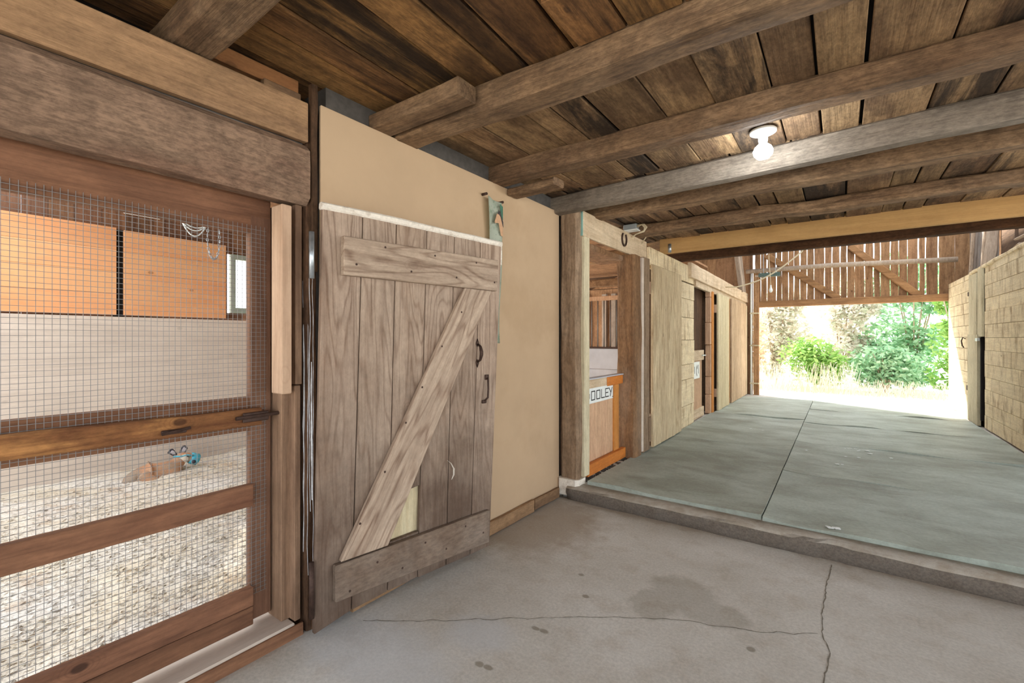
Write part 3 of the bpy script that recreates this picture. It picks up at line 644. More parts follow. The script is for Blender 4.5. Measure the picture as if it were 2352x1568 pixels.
# ================================================================ FIRST STALL FRONT
pA = thing('timber_post', (-1.8, 3.33, .05), 'rough split timber post standing at the end of the beige board', 'post')
MB().beam((-1.805, 3.36, .15), (-1.805, 3.36, 2.35), .165, .14, 41, .008, .01, up=(0, 1, 0), rad=.02).done('trunk', M['stall'], pA)
MB().beam((-1.80, 3.35, .03), (-1.80, 3.35, .16), .2, .17, 42, .012, .012, step=.03, up=(0, 1, 0), rad=.03).done('base', M['white_edge'], pA, label='crumbling pale mortar foot')
B(-1.735, -1.695, 3.36, 3.455, .17, 2.14).done('door_stop', M['green_v'], label='pale greenish upright board beside the first stall opening', cat='board')
hdr = thing('lintel_board', (-1.71, 4.1, 2.14), 'wide pale board over the first stall opening carrying a horseshoe', 'board')
MB().beam((-1.715, 3.345, 2.243), (-1.715, 4.845, 2.247), .03, .205, 43, .001, .003, rad=.004).done('board', M['stall_y'], hdr)
B(-1.732, -1.698, 3.335, 3.344, 2.14, 2.345).done('painted_end', M['rust_can'], hdr, label='teal painted end')
hs = MB(); path = []; rad = []
for i in range(19):
    t = -2.45+4.9*i/18; path.append((-1.692, 4.2+.055*math.sin(t), 2.262-.062*math.cos(t))); rad.append(.010)
hs.tube(path, rad, 6); hs.done('horseshoe', M['iron'], label='rusty horseshoe nailed on the board over the first stall opening', cat='horseshoe', smooth=True)
structure(MB().beam((-1.90, 3.4, 2.10), (-1.90, 4.4, 2.10), .3, .05, 44, .005, .006, rad=.01), 'lintel_inner', M['stall_brown'])
pB = thing('jamb_post', (-1.72, 4.4, .1), 'thick worn brown post on the far side of first stall opening', 'post')
MB().beam((-1.725, 4.40, .11), (-1.725, 4.40, 2.13), .19, .19, 45, .008, .012, up=(0, 1, 0), rad=.02).done('trunk', M['stall_brown'], pB)
MB().beam((-1.64, 4.52, .16), (-1.64, 4.52, 2.12), .035, .05, 46, .003, .004, up=(0, 1, 0), rad=.006).done('edge_batten', M['kick'], pB)
MB().beam((-1.65, 4.645, .14), (-1.65, 4.645, 2.14), .04, .19, 47, .004, .006, up=(0, 1, 0), rad=.006).done('side_board', M['stall'], pB)
B(-1.685, -1.62, 4.70, 4.76, .22, .48).done('split_foot', M['stall'], pB)
# half door with a name board
hd = thing('half_door', (-1.8, 3.86, .14), 'low stall half door with orange edges and a white name board', 'half door')
m = MB()
for i in range(5): m.box(-1.785, -1.765, 3.46+i*.128, 3.585+i*.128, .22, .88, bev=.004)
m.done('board_panel', M['pink_v'], hd)
B(-1.80, -1.752, 3.46, 3.93, .865, .948).done('top_rail', M['stall_y'], hd); B(-1.80, -1.745, 3.93, 4.295, .862, .945).done('top_rail', M['orange'], hd, label='orange end of the top rail')
B(-1.79, -1.747, 4.09, 4.2, .22, .862).done('stile', M['orange_v'], hd, label='orange upright edge')
B(-1.755, -1.715, 3.47, 4.29, .138, .235).done('bottom_rail', M['orange'], hd, label='orange bottom rail')
B(-1.81, -1.735, 3.46, 4.29, .948, .958).done('capping', M['kick_grey'], hd)
nb = B(-1.766, -1.75, 3.462, 4.066, .738, .872).done('name_board', M['white'], hd, label='white board with black letters')
M['ink'] = plain('black ink', (38, 36, 36), .7, var=.1)
m = MB()
def stroke(pts, w=.009):
    for a, b in zip(pts, pts[1:]):
        a, b = Vector((0, *a)), Vector((0, *b)); d = (b-a).normalized(); n = Vector((0, -d.z, d.y))*w/2; a = a-d*w/2; b = b+d*w/2
        m.prism([(-1.7495, p.y, p.z) for p in (a-n, b-n, b+n, a+n)], (.0015, 0, 0))
LW = .066; z0, z1 = .768, .842
gl = {'D': [[(0, 0), (0, 1), (.75, 1), (1, .7), (1, .3), (.75, 0), (0, 0)]], 'O': [[(0, 0), (0, 1), (1, 1), (1, 0), (0, 0)]], 'L': [[(0, 1), (0, 0), (1, 0)]], 'E': [[(1, 1), (0, 1), (0, 0), (1, 0)], [(0, .5), (.8, .5)]], 'Y': [[(0, 1), (.5, .5)], [(1, 1), (.3, 0)]]}
for yy, ch in zip((3.497, 3.602, 3.706, 3.806, 3.893, 3.975), 'DOOLEY'):
    m = MB()
    for s_ in gl[ch]: stroke([(yy+a*LW, z0+(z1-z0)*b) for a, b in s_])
    m.done('letter', M['ink'], nb)
MB().lathe([(.002, 0), (.006, .001), (.006, .003)], Matrix.Translation((-1.75, 4.05, .755)) @ Matrix.Rotation(R(90), 4, 'Y'), 8).done('screw', M['iron'], nb)
# dirty gap with rubble in front of the half door
m = MB(); random.seed(61)
for i in range(90):
    x, y = random.uniform(-1.79, -1.66), random.uniform(3.42, 4.3); s_ = random.uniform(.006, .02)
    mt = Matrix.Translation((x, y, .118)) @ Matrix.Rotation(random.uniform(0, 3), 4, 'Z') @ Matrix.Diagonal((s_, s_*1.4, s_*.6, 1))
    bmesh.ops.create_icosphere(m.bm, subdivisions=1, radius=1, matrix=mt)
m.done('rubble', M['block'], label='grey crumbs and dirt under the orange bottom rail of half door', cat='rubble', kind='stuff')

def slab_door(y0, y1, x, z0, z1, mat, label, tilt=0, n=4, seed=0, hinge=True):
    d = thing('plank_door', (x, y0, z0), label, 'door')
    random.seed(seed); m = MB(); w = (y1-y0)/n
    for i in range(n):
        a, b = y0+i*w+.002, y0+(i+1)*w-.002
        m.hexa([(x-.015, a, z0-.0), (x+.015, a, z0), (x+.015+tilt*.0, b, z0-random.uniform(0, .01)), (x-.015, b, z0), (x-.015, a, z1), (x+.015, a, z1-random.uniform(0, .012)), (x+.015, b, z1-random.uniform(0, .012)), (x-.015, b, z1)], .003)
    m.done('plank_panel', M[mat], d)
    if hinge:
        for zz in (z0+.22, z1-.32): B(x-.06, x-.017, y0-.035, y0+.03, zz, zz+.13).done('hinge_block', M['pale_v'], d)
    return d
slab_door(4.80, 5.86, -1.625, .15, 2.10, 'stall_door', 'grey brown plank stall door folded back flat beside the horseshoe opening', n=4, seed=1)
# wall of rough boards with header strip
random.seed(14); m = MB(); z = .115; 
for h in (.29, .35, .2, .33, .3, .25, .28):
    top = min(z+h, 2.05); y = 5.80
    m.box(-1.70, -1.672, 5.80, 6.70+random.uniform(-.02, .02), z+.003, top-.002, bev=.004); z += h
m.box(-1.70, -1.67, 4.85, 6.76, 2.065, 2.295, bev=.004)
structure(m, 'wall_stall_front', M['rwall'])
structure(B(-1.80, -1.705, 5.0, 6.68, .1, 2.29, bev=0), 'wall_stall_core', M['roof'])
h2 = thing('header_beam_board', (-1.67, 8.8, 2.03), 'long dusty double header board over the far stall openings', 'board')
MB().beam((-1.655, 6.4, 2.235), (-1.635, 11.0, 2.17), .05, .20, 71, .003, .004, rad=.006).done('upper_board', M['stall_y'], h2)
MB().beam((-1.675, 6.72, 2.085), (-1.665, 10.92, 2.045), .05, .10, 72, .003, .004, rad=.006).done('lower_board', M['stall_y'], h2)
# far stall: dark grille over a half door with small sign
hs2 = thing('half_door', (-1.72, 7.1, .15), 'pale half door with a small white sign in far stall opening', 'half door')
B(-1.745, -1.72, 6.7, 7.35, .26, .98).done('board_panel', M['pink_v'], hs2); B(-1.75, -1.705, 6.7, 7.42, .98, 1.13).done('top_rail', M['stall_y'], hs2)
B(-1.75, -1.70, 6.7, 7.4, .13, .27).done('bottom_rail', M['stall_y'], hs2)
MB().tube([(-1.70, 7.28, 1.05), (-1.69, 7.45, 1.05)], .01, 8).done('bolt', M['zinc'], hs2)
sg = B(-1.718, -1.698, 6.62, 7.13, .72, .965).done('sign_board', M['white'], hs2, label='small white sign with black strokes')
m = MB()
def stroke2(pts, w=.012):
    for a, b in zip(pts, pts[1:]):
        a, b = Vector((0, *a)), Vector((0, *b)); d = (b-a).normalized(); n = Vector((0, -d.z, d.y))*w/2
        m.prism([(-1.6975, p.y, p.z) for p in (a-n, b-n, b+n, a+n)], (.0015, 0, 0))
for q in ([(6.96, .9), (6.93, .85), (6.93, .8), (6.97, .76)], [(7.05, .92), (7.05, .79)], [(6.985, .92), (6.985, .86)], [(6.84, .9), (6.84, .8)]):
    m = MB(); stroke2(q, .014); m.done('letter', M['ink'], sg)
m = MB(); z = 1.13
m.box(-1.80, -1.775, 6.7, 7.6, 1.13, 2.05, bev=0)
m.done('boarded_screen', M['post_dark'], label='dark brown panel filling the upper part of the far stall opening', cat='panel')
cj = thing('chewed_jamb', (-1.68, 7.72, .13), 'orange jamb with chewed pale edging in the far stall opening', 'jamb')
B(-1.72, -1.64, 7.68, 7.80, .13, 2.05).done('upright', M['orange_v'], cj)
random.seed(17); zz = .13
for h in (.3, .28, .5, .35, .4, .25):
    B(-1.73, -1.652, 7.60+random.uniform(-.02, .02), 7.677, zz, min(zz+h-.006, 2.06), bev=.006).done('edge_piece', M['pink_v'], cj); zz += h
slab_door(7.93, 8.82, -1.615, .14, 2.045, 'stall_door2', 'pale cream plank door folded back beside the chewed orange jamb', n=3, seed=2)
slab_door(9.02, 10.6, -1.61, .14, 2.03, 'stall_door3', 'tan narrow-plank door nearest the big opening', n=8, seed=3, hinge=False)
B(-1.66, -1.62, 8.86, 8.97, .14, 2.02).done('jamb', M['orange_v'], label='narrow orange brown jamb between the cream and tan doors', cat='jamb')
B(-1.65, -1.61, 10.68, 10.80, .13, 2.0).done('corner_board', M['stall_door2'], label='pale upright board between the tan door and end wall', cat='board')
structure(B(-1.84, -1.81, 7.65, 10.93, .1, 2.1, bev=0), 'wall_stall_back', M['roof'])
structure(B(-1.9, -1.72, 6.75, 10.93, 2.1, 2.14, bev=0), 'trim_4', M['roof'])

# interiors of stalls seen through the first opening
structure(B(-5.5, -1.9, 3.3, 10.93, -.1, .1, bev=0), 'floor_stalls', M['gravel'])
structure(B(-5.5, -5.42, 3.15, 10.93, 0, .95, bev=0), 'wall_outer', M['kick'])
structure(B(-5.5, -5.42, 3.15, 10.93, 2.25, 2.5, bev=0), 'wall_outer_head', M['roof'])
pt = thing('stall_partition', (-3.4, 6.95, .1), 'grey boarded partition with upright bars seen inside the first stall', 'partition')
m = MB()
for z0_, z1_ in ((.1, .45), (.455, .80), (.805, 1.14)): m.box(-5.4, -1.85, 6.93, 6.97, z0_, z1_, bev=.004)
m.done('kick_boards', M['kick_grey'], pt)
B(-5.4, -1.85, 6.91, 6.99, 1.14, 1.17).done('cap_rail', M['iron'], pt)
B(-5.4, -1.85, 6.92, 6.98, 1.93, 2.0).done('top_rail', M['pink_v'], pt)
random.seed(19); x = -5.35
while x < -1.9: MB().tube([(x, 6.95, 1.16), (x, 6.95, 1.94)], .010, 8).done('bar', M['wire'], pt, smooth=True); x += .11
structure(B(-5.4, -1.95, 8.6, 8.7, .1, 2.3, bev=0), 'wall_stall_far', M['end'])
random.seed(23)
for i, x in enumerate((-4.9, -4.55, -4.3, -3.9, -3.7, -3.35, -3.1, -2.8)):
    B(x, x+.09, 8.5, 8.58, .1, 2.2).done('stud', M['rafter'], label='pale upright stud seen between the partition bars', cat='stud', group='studs behind the partition bars')
for i, (y, zz) in enumerate(((5.2, 2.30), (7.6, 2.30), (9.4, 2.34))):
    MB().beam((-5.45, y, zz), (-1.82, y, zz), .12, .13, 80+i, .004, .006).done('tie_beam', M['header'], label=('tie beam over the near half of the first stall', 'tie beam just beyond the barred partition', 'tie beam deep in the stalls behind the bars')[i], cat='tie beam', kind='thing')
structure(B(-5.45, -1.78, 3.1, 8.0, 2.47, 2.5, bev=0), 'ceiling_stalls', M['end'])

# ================================================================ PEN BEHIND THE GATE
structure(B(-5.36, -5.305, -1.6, 3.0, 0, 1.5, bev=0), 'wall_kick', M['kick'])
random.seed(29); m = MB(); y = -1.6
while y < 3.0:
    w = random.uniform(.12, .2)
    if not (2.2 < y+w/2 < 2.82): m.box(-5.40, -5.375+random.uniform(0, .01), y, y+w-.004, 1.49, 2.85, bev=0)
    else:
        m.box(-5.40, -5.375, y, y+w-.004, 1.49, 1.58, bev=0); m.box(-5.40, -5.375, y, y+w-.004, 2.22, 2.85, bev=0)
    y += w
structure(m, 'wall_pen', M['pen_dark'])
wn = thing('window_1', (-5.37, 2.5, 1.58), None, None); wn['kind'] = 'structure'
M['frame_green'] = plain('grey green frame paint', (150, 162, 150), .6, var=.06)
m = MB().box(-5.41, -5.35, 2.22, 2.80, 1.58, 1.64).box(-5.41, -5.35, 2.22, 2.80, 2.165, 2.22).box(-5.41, -5.35, 2.22, 2.265, 1.64, 2.165).box(-5.41, -5.35, 2.755, 2.80, 1.64, 2.165)
m.done('window_frame', M['frame_green'], wn)
g = G('window glass'); g.p.inputs['Base Color'].default_value = (1, 1, 1, 1); g.p.inputs['Transmission Weight'].default_value = 1; g.p.inputs['Roughness'].default_value = .0; g.p.inputs['IOR'].default_value = 1.05
B(-5.385, -5.381, 2.26, 2.76, 1.635, 2.17, bev=0).done('glass_pane', g.m, wn)
pn = thing('orange_boarding', (-5.33, .3, 1.5), 'wide orange board panel over the pale kick wall, further from window', 'panel')
m = MB()
for i in range(4): m.box(-5.345, -5.31, -1.2, 1.245, 1.515+i*.198, 1.515+i*.198+.1965, bev=.001)
m.done('boards', M['pen_orange'], pn)
pn = thing('orange_boarding', (-5.33, 1.7, 1.5), 'orange board panel next to the small pen window', 'panel')
m = MB()
for i in range(4): m.box(-5.345, -5.31, 1.30, 2.15, 1.515+i*.195, 1.515+i*.195+.1935, bev=.001)
m.done('boards', M['pen_orange'], pn)
B(-5.374, -5.36, 1.235, 1.31, 1.5, 2.3, bev=0).done('backing_strip', M['black'], label='black strip in the gap between the two orange panels', cat='strip')
structure(B(-5.40, -2.1, 2.96, 3.05, 0, 2.6, bev=0), 'wall_pen_side', M['kick'])
structure(B(-5.5, -2.12, .8, 3.1, 2.62, 2.66, bev=0), 'ceiling_pen', M['end'])  # unseen roof, cut short to admit sky yet keep sun off the gate
MB().beam((-5.35, 1.9, 2.55), (-2.2, 1.9, 2.55), .10, .12, 90, .004, .005).done('tie_beam', M['header'], label='tie beam under the pen ceiling seen through the gate mesh', cat='tie beam', kind='thing')
random.seed(41)
def bz(x, y): return .085+.045*noise.noise(Vector((x*1.6, y*1.6, 3)))+.012*noise.noise(Vector((x*9, y*9, 1)))+.012*max(0, (-4.4-x))
m = grid(-5.30, -2.16, -2.2, 2.95, 120, 150, bz, skirt=-.05)
for i in range(14000):
    t = random.random()**.7; x = -2.15-3.1*(1-t); y = random.uniform(-.8, 2.9)
    s_ = random.uniform(.005, .013); a = random.uniform(0, 6.28); z = bz(x, y)+.003
    d = Vector((math.cos(a), math.sin(a), random.uniform(-.2, .3)))*s_; e = Vector((-math.sin(a), math.cos(a), random.uniform(-.3, .3)))*s_*random.uniform(.3, .7)
    p = Vector((x, y, z)); vs = [m.bm.verts.new(q) for q in (p-d-e, p+d-e, p+d*.9+e+Vector((0, 0, s_*.5)), p-d+e)]
    m.bm.faces.new(vs)
m.done('bedding', M['bedding'], label='pale wood shavings bedding covering the pen floor', cat='bedding', kind='stuff', smooth=False)
# hanging cord loops and chain under a pale lamp body in the pen
lp = thing('strip_lamp', (-3.3, 1.15, 2.06), 'pale strip lamp body in the pen seen through the mesh top', 'lamp')
B(-3.45, -3.36, .84, 1.02, 2.045, 2.075).done('tray', M['white'], lp)
B(-3.26, -3.18, 1.02, 1.26, 2.06, 2.085).done('tray', M['white'], lp)
for y_ in (.9, 1.12): MB().tube([(-3.4+.2*(y_ > 1), y_, 2.07), (-3.4+.2*(y_ > 1), y_, 2.63)], .004, 5).done('hanger', M['zinc'], lp)
m = MB()
for k, (y0, y1, dp) in enumerate(((1.02, 1.22, .1), (1.04, 1.21, .13), (1.03, 1.24, .075), (1.06, 1.2, .05))):
    m.tube([(-3.2-.015*k, y0+(y1-y0)*i/14, 2.06-dp*(1-(2*i/14-1)**2)) for i in range(15)], .004, 5)
m.done('cord_loops', M['white'], label='white cord hanging in loops under the strip lamp', cat='cord', smooth=True)
m = MB()
pts = [(-3.2, 1.225+.035*math.sin(t), 2.062-.13*(1-math.cos(t))) for t in [math.pi*2*i/28-.0 for i in range(29)]]
for i, p in enumerate(pts[:-1]):
    q = pts[i+1]; c = (Vector(p)+Vector(q))/2; d = (Vector(q)-Vector(p)); n = d.normalized(); o = Vector((1, 0, 0)) if i % 2 else n.cross(Vector((1, 0, 0)))
    m.tube([c+n*(.011*math.cos(t))+o*(.006*math.sin(t)) for t in [6.283*k/8 for k in range(9)]], .0022, 5)
m.done('chain', M['zinc'], label='looped light chain hanging at the end of strip lamp', cat='chain', smooth=True)

# ---- young animal lying on the shavings
an = thing('young_goat', (-4.9, 1.5, .1), 'small tan young goat lying in the bedding with turquoise muzzle halter', 'animal')
def skin(name, verts, edges, mat, parent, sub=2):
    me = bpy.data.meshes.new(name); me.from_pydata([v[:3] for v in verts], edges, []); o = bpy.data.objects.new(name, me); C.objects.link(o)
    md = o.modifiers.new('s', 'SKIN'); md.use_smooth_shade = True
    sv = me.skin_vertices[0].data
    for i, v in enumerate(verts): sv[i].radius = v[3] if isinstance(v[3], tuple) else (v[3], v[3]); sv[i].use_root = (i == 0)
    m2 = o.modifiers.new('d', 'SUBSURF'); m2.levels = sub; m2.render_levels = sub
    dg = bpy.context.evaluated_depsgraph_get(); nm = bpy.data.meshes.new_from_object(o.evaluated_get(dg)); o.modifiers.clear(); o.data = nm
    nm.materials.clear(); nm.materials.append(mat); o.parent = parent; o.location = -parent.location
    for p in nm.polygons: p.use_smooth = True
    return o
def fur():
    g = G('tan and grey fur'); v, rnd, raw = g.coords(); n = g.noise(raw, 9, 5, .6); n2 = g.noise(raw, 120, 3, .6)
    sp = g.node('ShaderNodeSeparateXYZ'); g.l.new(raw, sp.inputs[0])
    col = g.mix(g.ramp(n, .4, .62), lin((186, 138, 104)), lin((168, 142, 118)))
    col = g.mix(g.ramp(g.math('ADD', sp.outputs[1], g.math('MULTIPLY', n, .1)), 1.32, 1.42, .7, 0), col, lin((138, 126, 112)))
    col = g.hsv(col, v=g.ramp(n2, .3, .7, .85, 1.1)); g.put(g.p.inputs['Base Color'], col); g.p.inputs['Roughness'].default_value = .9; g.bump(n2, .4, .004); return g.m
M['fur'] = fur()
V = [(-4.92, 1.42, .19, .105), (-4.95, 1.30, .175, .095), (-4.96, 1.23, .14, .05), (-4.91, 1.52, .195, .09), (-4.93, 1.60, .21, .07), (-4.95, 1.65, .255, .05), (-4.97, 1.66, .285, .058), (-4.955, 1.715, .27, .05), (-4.94, 1.76, .25, .04),
     (-4.86, 1.36, .16, .075), (-4.81, 1.46, .125, .035), (-4.80, 1.36, .10, .02), (-4.85, 1.60, .13, .04), (-4.80, 1.69, .11, .025), (-4.82, 1.60, .095, .02), (-4.86, 1.22, .115, .03)]
E_ = [(0, 1), (1, 2), (0, 3), (3, 4), (4, 5), (5, 6), (6, 7), (7, 8), (0, 9), (9, 10), (10, 11), (3, 12), (12, 13), (13, 14), (1, 15)]
skin('body', V, E_, M['fur'], an)
M['ear'] = plain('dark ear', (62, 58, 66), .9, var=.2, scale=60); M['ear_in'] = plain('pale ear lining', (190, 186, 190), .9, var=.1); M['teal'] = plain('turquoise webbing', (74, 168, 190), .6, var=.12, scale=40); M['cream'] = plain('cream fur', (214, 204, 188), .9, var=.1, scale=50)
for (y0, dy, h, nm) in ((1.625, -.03, .065, 0), (1.68, .015, .08, 1)):
    q = [(-5.0, y0-.02, .30), (-5.0, y0+.022, .30), (-5.0, y0+dy+.032, .30+h*.6), (-5.0, y0+dy+.012, .30+h), (-5.0, y0+dy-.012, .30+h*.95), (-5.0, y0+dy-.03, .30+h*.5)]
    e = MB().prism(q, (-.012, 0, 0), .003).done('ear', M['ear'], an)
    cy, cz = sum(p[1] for p in q)/6, sum(p[2] for p in q)/6
    MB().prism([(-4.9985, cy+(p[1]-cy)*.55, cz+(p[2]-cz)*.6) for p in q], (.002, 0, 0)).done('ear_lining', M['ear_in'], e)
mt = Matrix.Translation((-4.942, 1.755, .252)) @ Matrix.Rotation(R(-115), 4, 'X')
MB().lathe([(.046, -.035), (.052, -.03), (.052, .03), (.046, .035)], mt, 16).done('muzzle_halter', M['teal'], an, label='turquoise muzzle halter', smooth=True)
MB().tube([(-4.90, 1.74, .29), (-4.905, 1.69, .305), (-4.91, 1.64, .30), (-4.96, 1.60, .30)], .008, 6).done('cheek_strap', M['teal'], an, smooth=True)
MB().lathe([(.002, -.004), (.012, -.003), (.014, .002), (.004, .008)], Matrix.Translation((-4.908, 1.69, .295)) @ Matrix.Rotation(R(90), 4, 'Y'), 10).done('eye', M['mane'], an, smooth=True)
MB().lathe([(.002, -.01), (.034, -.006), (.04, .004), (.02, .014)], Matrix.Translation((-4.915, 1.67, .275)) @ Matrix.Rotation(R(90), 4, 'Y'), 14).done('cheek_patch', M['cream'], an, smooth=True)
MB().lathe([(.004, -.012), (.016, -.008), (.018, .004), (.006, .014)], Matrix.Translation((-4.893, 1.735, .235)) @ Matrix.Rotation(R(80), 4, 'Y'), 10).done('nose', M['ear'], an, smooth=True)
an.location.z -= .08; an.location.y -= .03

# ================================================================ MATS
def mat_(x0, x1, y0, y1, label, seed, lift=.03):
    def f(x, y):
        t = (y-y0)/(y1-y0); u = (x-x0)/(x1-x0)
        w = math.exp(-t*9)+.7*math.exp(-(1-t)*9)
        return .130+.004*noise.noise(Vector((x*2, y*2, seed)))+lift*w*(.35+.9*noise.noise(Vector((x*2.3, seed*3.7, 0))))+.005*math.exp(-min(u, 1-u)*30)
    grid(x0, x1, y0, y1, 36, 36, lambda x, y: max(.119, f(x, y)), skirt=.1125).done('rubber_mat', M['rubber'], label=label, cat='mat', group='rubber mats along the corridor', smooth=False)
mat_(-1.675, -.42, 3.375, 5.55, 'grey green rubber mat before the first stall opening, at the kerb', 1)
mat_(-1.66, -.42, 5.556, 7.75, 'grey green rubber mat along the stained stall front, second from the kerb', 2)
mat_(-1.63, -.42, 7.756, 10.3, 'grey green rubber mat in front of the cream and tan doors', 3)
mat_(-.412, 1.62, 3.365, 4.66, 'wide rubber mat at the kerb, away from the stalls', 4)
mat_(-.412, 1.6, 4.666, 6.1, 'wide rubber mat away from stalls, second from the kerb', 5)
mat_(-.412, 1.5, 6.106, 7.52, 'wide rubber mat with white droppings behind it, third from the kerb', 6)
mat_(-.412, 1.49, 7.526, 8.95, 'wide rubber mat beside the greenish batten post, fourth from kerb', 7)
mat_(-.412, 1.48, 8.956, 10.45, 'last wide rubber mat before the big bright opening', 8)
m = MB(); random.seed(71)
for cx, cy, n, sp in ((.08, 6.0, 9, .1), (.0, 5.2, 3, .03), (-.02, 3.43, 8, .03), (-.9, 6.6, 2, .05), (.3, 5.6, 4, .3)):
    for i in range(n):
        s_ = random.uniform(.006, .018); bmesh.ops.create_icosphere(m.bm, subdivisions=1, radius=1, matrix=Matrix.Translation((cx+random.gauss(0, sp), cy+random.gauss(0, sp*.4), .138)) @ Matrix.Diagonal((s_*1.5, s_, .003, 1)))
m.done('bird_droppings', M['white'], label='small white bird droppings scattered on the rubber mats', cat='droppings', kind='stuff')

# ================================================================ LAMP AND WIRING
lm = thing('ceiling_lamp', (-.335, 2.82, 2.30), 'lit bulb lamp with round white base under the ceiling boards', 'lamp')
mt = Matrix.Translation((-.345, 2.84, 2.425))
MB().lathe([(.062, .024), (.068, .018), (.066, .008), (.05, .0), (.03, -.002)], mt, 28).done('base_plate', M['white'], lm, smooth=True)
MB().lathe([(.024, .0), (.024, -.03), (.021, -.045)], mt, 20).done('socket', M['white'], lm, smooth=True)
g = G('glowing bulb'); g.p.inputs['Emission Color'].default_value = (.9, .96, 1, 1); g.p.inputs['Emission Strength'].default_value = 14; g.p.inputs['Base Color'].default_value = (1, 1, 1, 1)
MB().lathe([(.014, -.045), (.024, -.055), (.042, -.072), (.050, -.092), (.046, -.112), (.03, -.13), (.006, -.138)], mt, 24).done('bulb', g.m, lm, smooth=True)
pl = bpy.data.objects.new('bulb_light', bpy.data.lights.new('bulb_light', 'POINT')); C.objects.link(pl); pl.parent = lm; pl.location = (-.01, .02, -.03)
pl.data.energy = 4; pl.data.shadow_soft_size = .05; pl.data.color = (.88, .95, 1)
bx = thing('junction_box', (-1.69, 4.42, 2.41), 'grey junction box at the wall end of the rough joist', 'box')
B(-1.78, -1.64, 4.38, 4.46, 2.395, 2.45, bev=.008).done('housing', M['grey_box'], bx); B(-1.79, -1.63, 4.37, 4.47, 2.382, 2.395).done('lid', M['white'], bx)
m = MB()
for k in range(3):
    m.tube([(-1.64, 4.40, 2.43-.01*k), (-1.56-.012*k, 4.38, 2.425), (-1.53-.012*k, 4.37, 2.39), (-1.56, 4.37, 2.35+.004*k), (-1.64, 4.37, 2.335), (-1.70, 4.40+.01*k, 2.318), (-1.715, 4.6, 2.30-.004*k), (-1.70, 4.7, 2.31), (-1.62, 4.60, 2.345)], .006, 6)
m.tube([(-1.70, 4.37, 2.34), (-1.72, 4.1, 2.352), (-1.74, 3.9, 2.36), (-1.75, 3.6, 2.362)], .008, 6)
m.done('cable_loops', M['cable'], label='cream cables looping out of the grey junction box', cat='cable', smooth=True)
m = MB(); n = 16
m.tube([(-1.63, 8.6, 2.2)]+[(-1.45+.95*i/n, 8.6, 2.19+.5*i/n-.10*math.sin(math.pi*i/n)) for i in range(n+1)]+[(0, 8.6, 3.6), (.1, 8.6, 4.66)], .012, 6)
m.done('slack_cable', M['cable'], label='cream cable sagging from stall header up to the loft', cat='cable', smooth=True)
pb = thing('pendant_bulb', (-1.03, 9.5, 2.15), 'small clear unlit bulb hanging before the slats', 'bulb')
MB().tube([(-1.03, 9.5, 2.27), (-1.035, 9.5, 2.42), (-1.06, 9.5, 2.75), (-1.06, 9.5, 4.28)], .006, 6).done('flex', M['cable'], pb)
MB().lathe([(.012, .12), (.014, .08), (.03, .04), (.032, .02), (.02, -.008), (.004, -.014)], Matrix.Translation((-1.03, 9.5, 2.16)), 14).done('glass', M['white'], pb, smooth=True)
fx = thing('fluorescent_fitting', (-1.1, 9.9, 2.5), 'dark green fitting hung under the pale cross pole', 'fitting')
B(-1.28, -.92, 9.88, 9.98, 2.49, 2.56).done('housing', plain('dark green metal', (74, 92, 84), .5), fx); B(-1.34, -1.28, 9.9, 9.96, 2.5, 2.53).done('bracket', M['rafter'], fx)
for x in (-1.2, -1.0): MB().tube([(x, 9.93, 2.56), (x, 9.93, 3.3)], .006, 6).done('hanger', M['zinc'], fx)
MB().tube([(-1.605, 5.36, 2.30), (-1.605, 5.36, 2.40)], .022, 10).done('pipe_clip', M['zinc'], label='short bluish metal sleeve at the wall end of the pine joist', cat='sleeve', smooth=True)

# ================================================================ OUTSIDE
def bush(cx, cy, rx, ry, h, n, mats, label, seed, size=.07, base=.2, group=None):
    random.seed(seed); t = thing('shrub', (cx, cy, -.16), label, 'shrub')
    st = MB()
    for i in range(7):
        a = random.uniform(0, 6.28); r = random.uniform(.2, .7)
        st.tube([(cx, cy, -.16), (cx+rx*r*.4*math.cos(a), cy+ry*r*.4*math.sin(a), h*.4), (cx+rx*r*math.cos(a), cy+ry*r*math.sin(a), h*.85)], [.03, .02, .008], 5)
    st.done('stems', M['rafter'], t)
    m = MB()
    blobs = [(random.uniform(-.6, .6)*rx, random.uniform(-.5, .5)*ry, random.uniform(base, h-.3), random.uniform(.35, .6)) for _ in range(20)]
    for i in range(n):
        b = random.choice(blobs); d = Vector((random.gauss(0, 1), random.gauss(0, 1), random.gauss(0, 1))).normalized()*b[3]*random.uniform(.6, 1.05)
        p = Vector((cx+b[0]+d.x*rx*.9, cy+b[1]+d.y*ry*.7, max(.0, b[2]+d.z*.9)))
        s_ = size*random.uniform(.6, 1.3); u = Vector((random.gauss(0, 1), random.gauss(0, 1), random.gauss(0, .6))).normalized(); w = u.cross(Vector((random.gauss(0, 1), random.gauss(0, 1), random.gauss(0, 1)))).normalized()
        vs = [m.bm.verts.new(q) for q in (p-u*s_, p-u*s_*.2+w*s_*.45, p+u*s_, p-u*s_*.2-w*s_*.45)]; m.bm.faces.new(vs)
    m.done('foliage', mats, t)
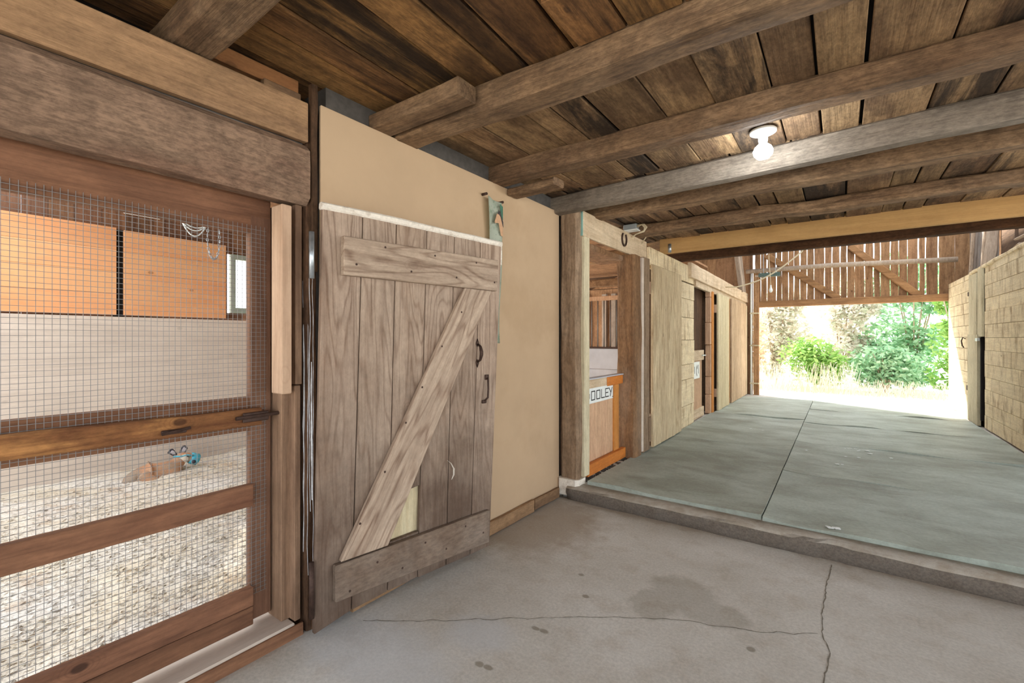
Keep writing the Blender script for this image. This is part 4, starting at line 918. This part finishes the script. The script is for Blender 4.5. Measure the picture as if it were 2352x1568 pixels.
Lg = leaf_mat('green leaves', (126, 172, 92), (180, 210, 130)); Lp = leaf_mat('washed-out pale leaves', (228, 218, 212), (196, 204, 184)); Ld = leaf_mat('blue green leaves', (130, 176, 138), (188, 216, 182)); Lr = leaf_mat('reddish leaves', (220, 190, 172), (206, 206, 174))  # leaf colours paled to carry the glare of overexposed daylight
bush(-2.7, 16.0, .9, .6, 2.3, 3000, Lr, 'pale reddish shrub at the side of the opening by the gate post', 1, .085)
bush(-1.7, 17.0, 1.1, .7, 3.0, 5000, Lp, 'tall washed-out pale shrub behind the reddish one', 2, .09)
bush(.0, 17.4, 1.3, .7, 3.7, 6000, Lp, 'tall pale shrub filling the middle of the opening', 3, .09)
bush(-.6, 15.9, .9, .45, 1.25, 2400, Lg, 'low bright green bush in the middle of the opening', 4, .08)
bush(1.7, 17.2, 1.2, .7, 3.9, 6500, Ld, 'tall blue green shrub towards the plank door', 5, .09)
bush(2.5, 15.9, .8, .6, 3.4, 4000, Lg, 'tall yellow green shrub half hidden by the plank door', 6, .085)
bush(1.0, 15.7, .8, .4, 1.1, 2200, Ld, 'low bluish bush below the tall blue green shrub', 7, .08)
bush(4.1, 17.9, 1.2, .8, 4.2, 2400, Ld, 'tall shrub outside behind the plank door end', 8)
bush(-4.4, 17.6, 1.2, .8, 3.0, 2400, Lp, 'pale shrub outside beyond the stall end', 9)
m = MB(); random.seed(9)
for i in range(1500):
    x = random.uniform(-3.6, 3.2); y = random.uniform(14.6, 15.2); h = random.uniform(.25, .85)*(1.0 if x < .3 else .5); a = random.uniform(-.2, .2)
    vs = [m.bm.verts.new(q) for q in ((x-.006, y, -.16), (x+.006, y, -.16), (x+a+.002, y, -.16+h), (x+a-.002, y, -.16+h))]; m.bm.faces.new(vs)
m.done('dry_grass', leaf_mat('dry grass', (232, 224, 208), (206, 196, 172)), label='dry pale grass stalks along the foot of shrubs', cat='grass', kind='stuff')
structure(B(-1.7, 1.7, 10.96, 11.2, -.16, .09, bev=.01), 'threshold', M['kerb'])
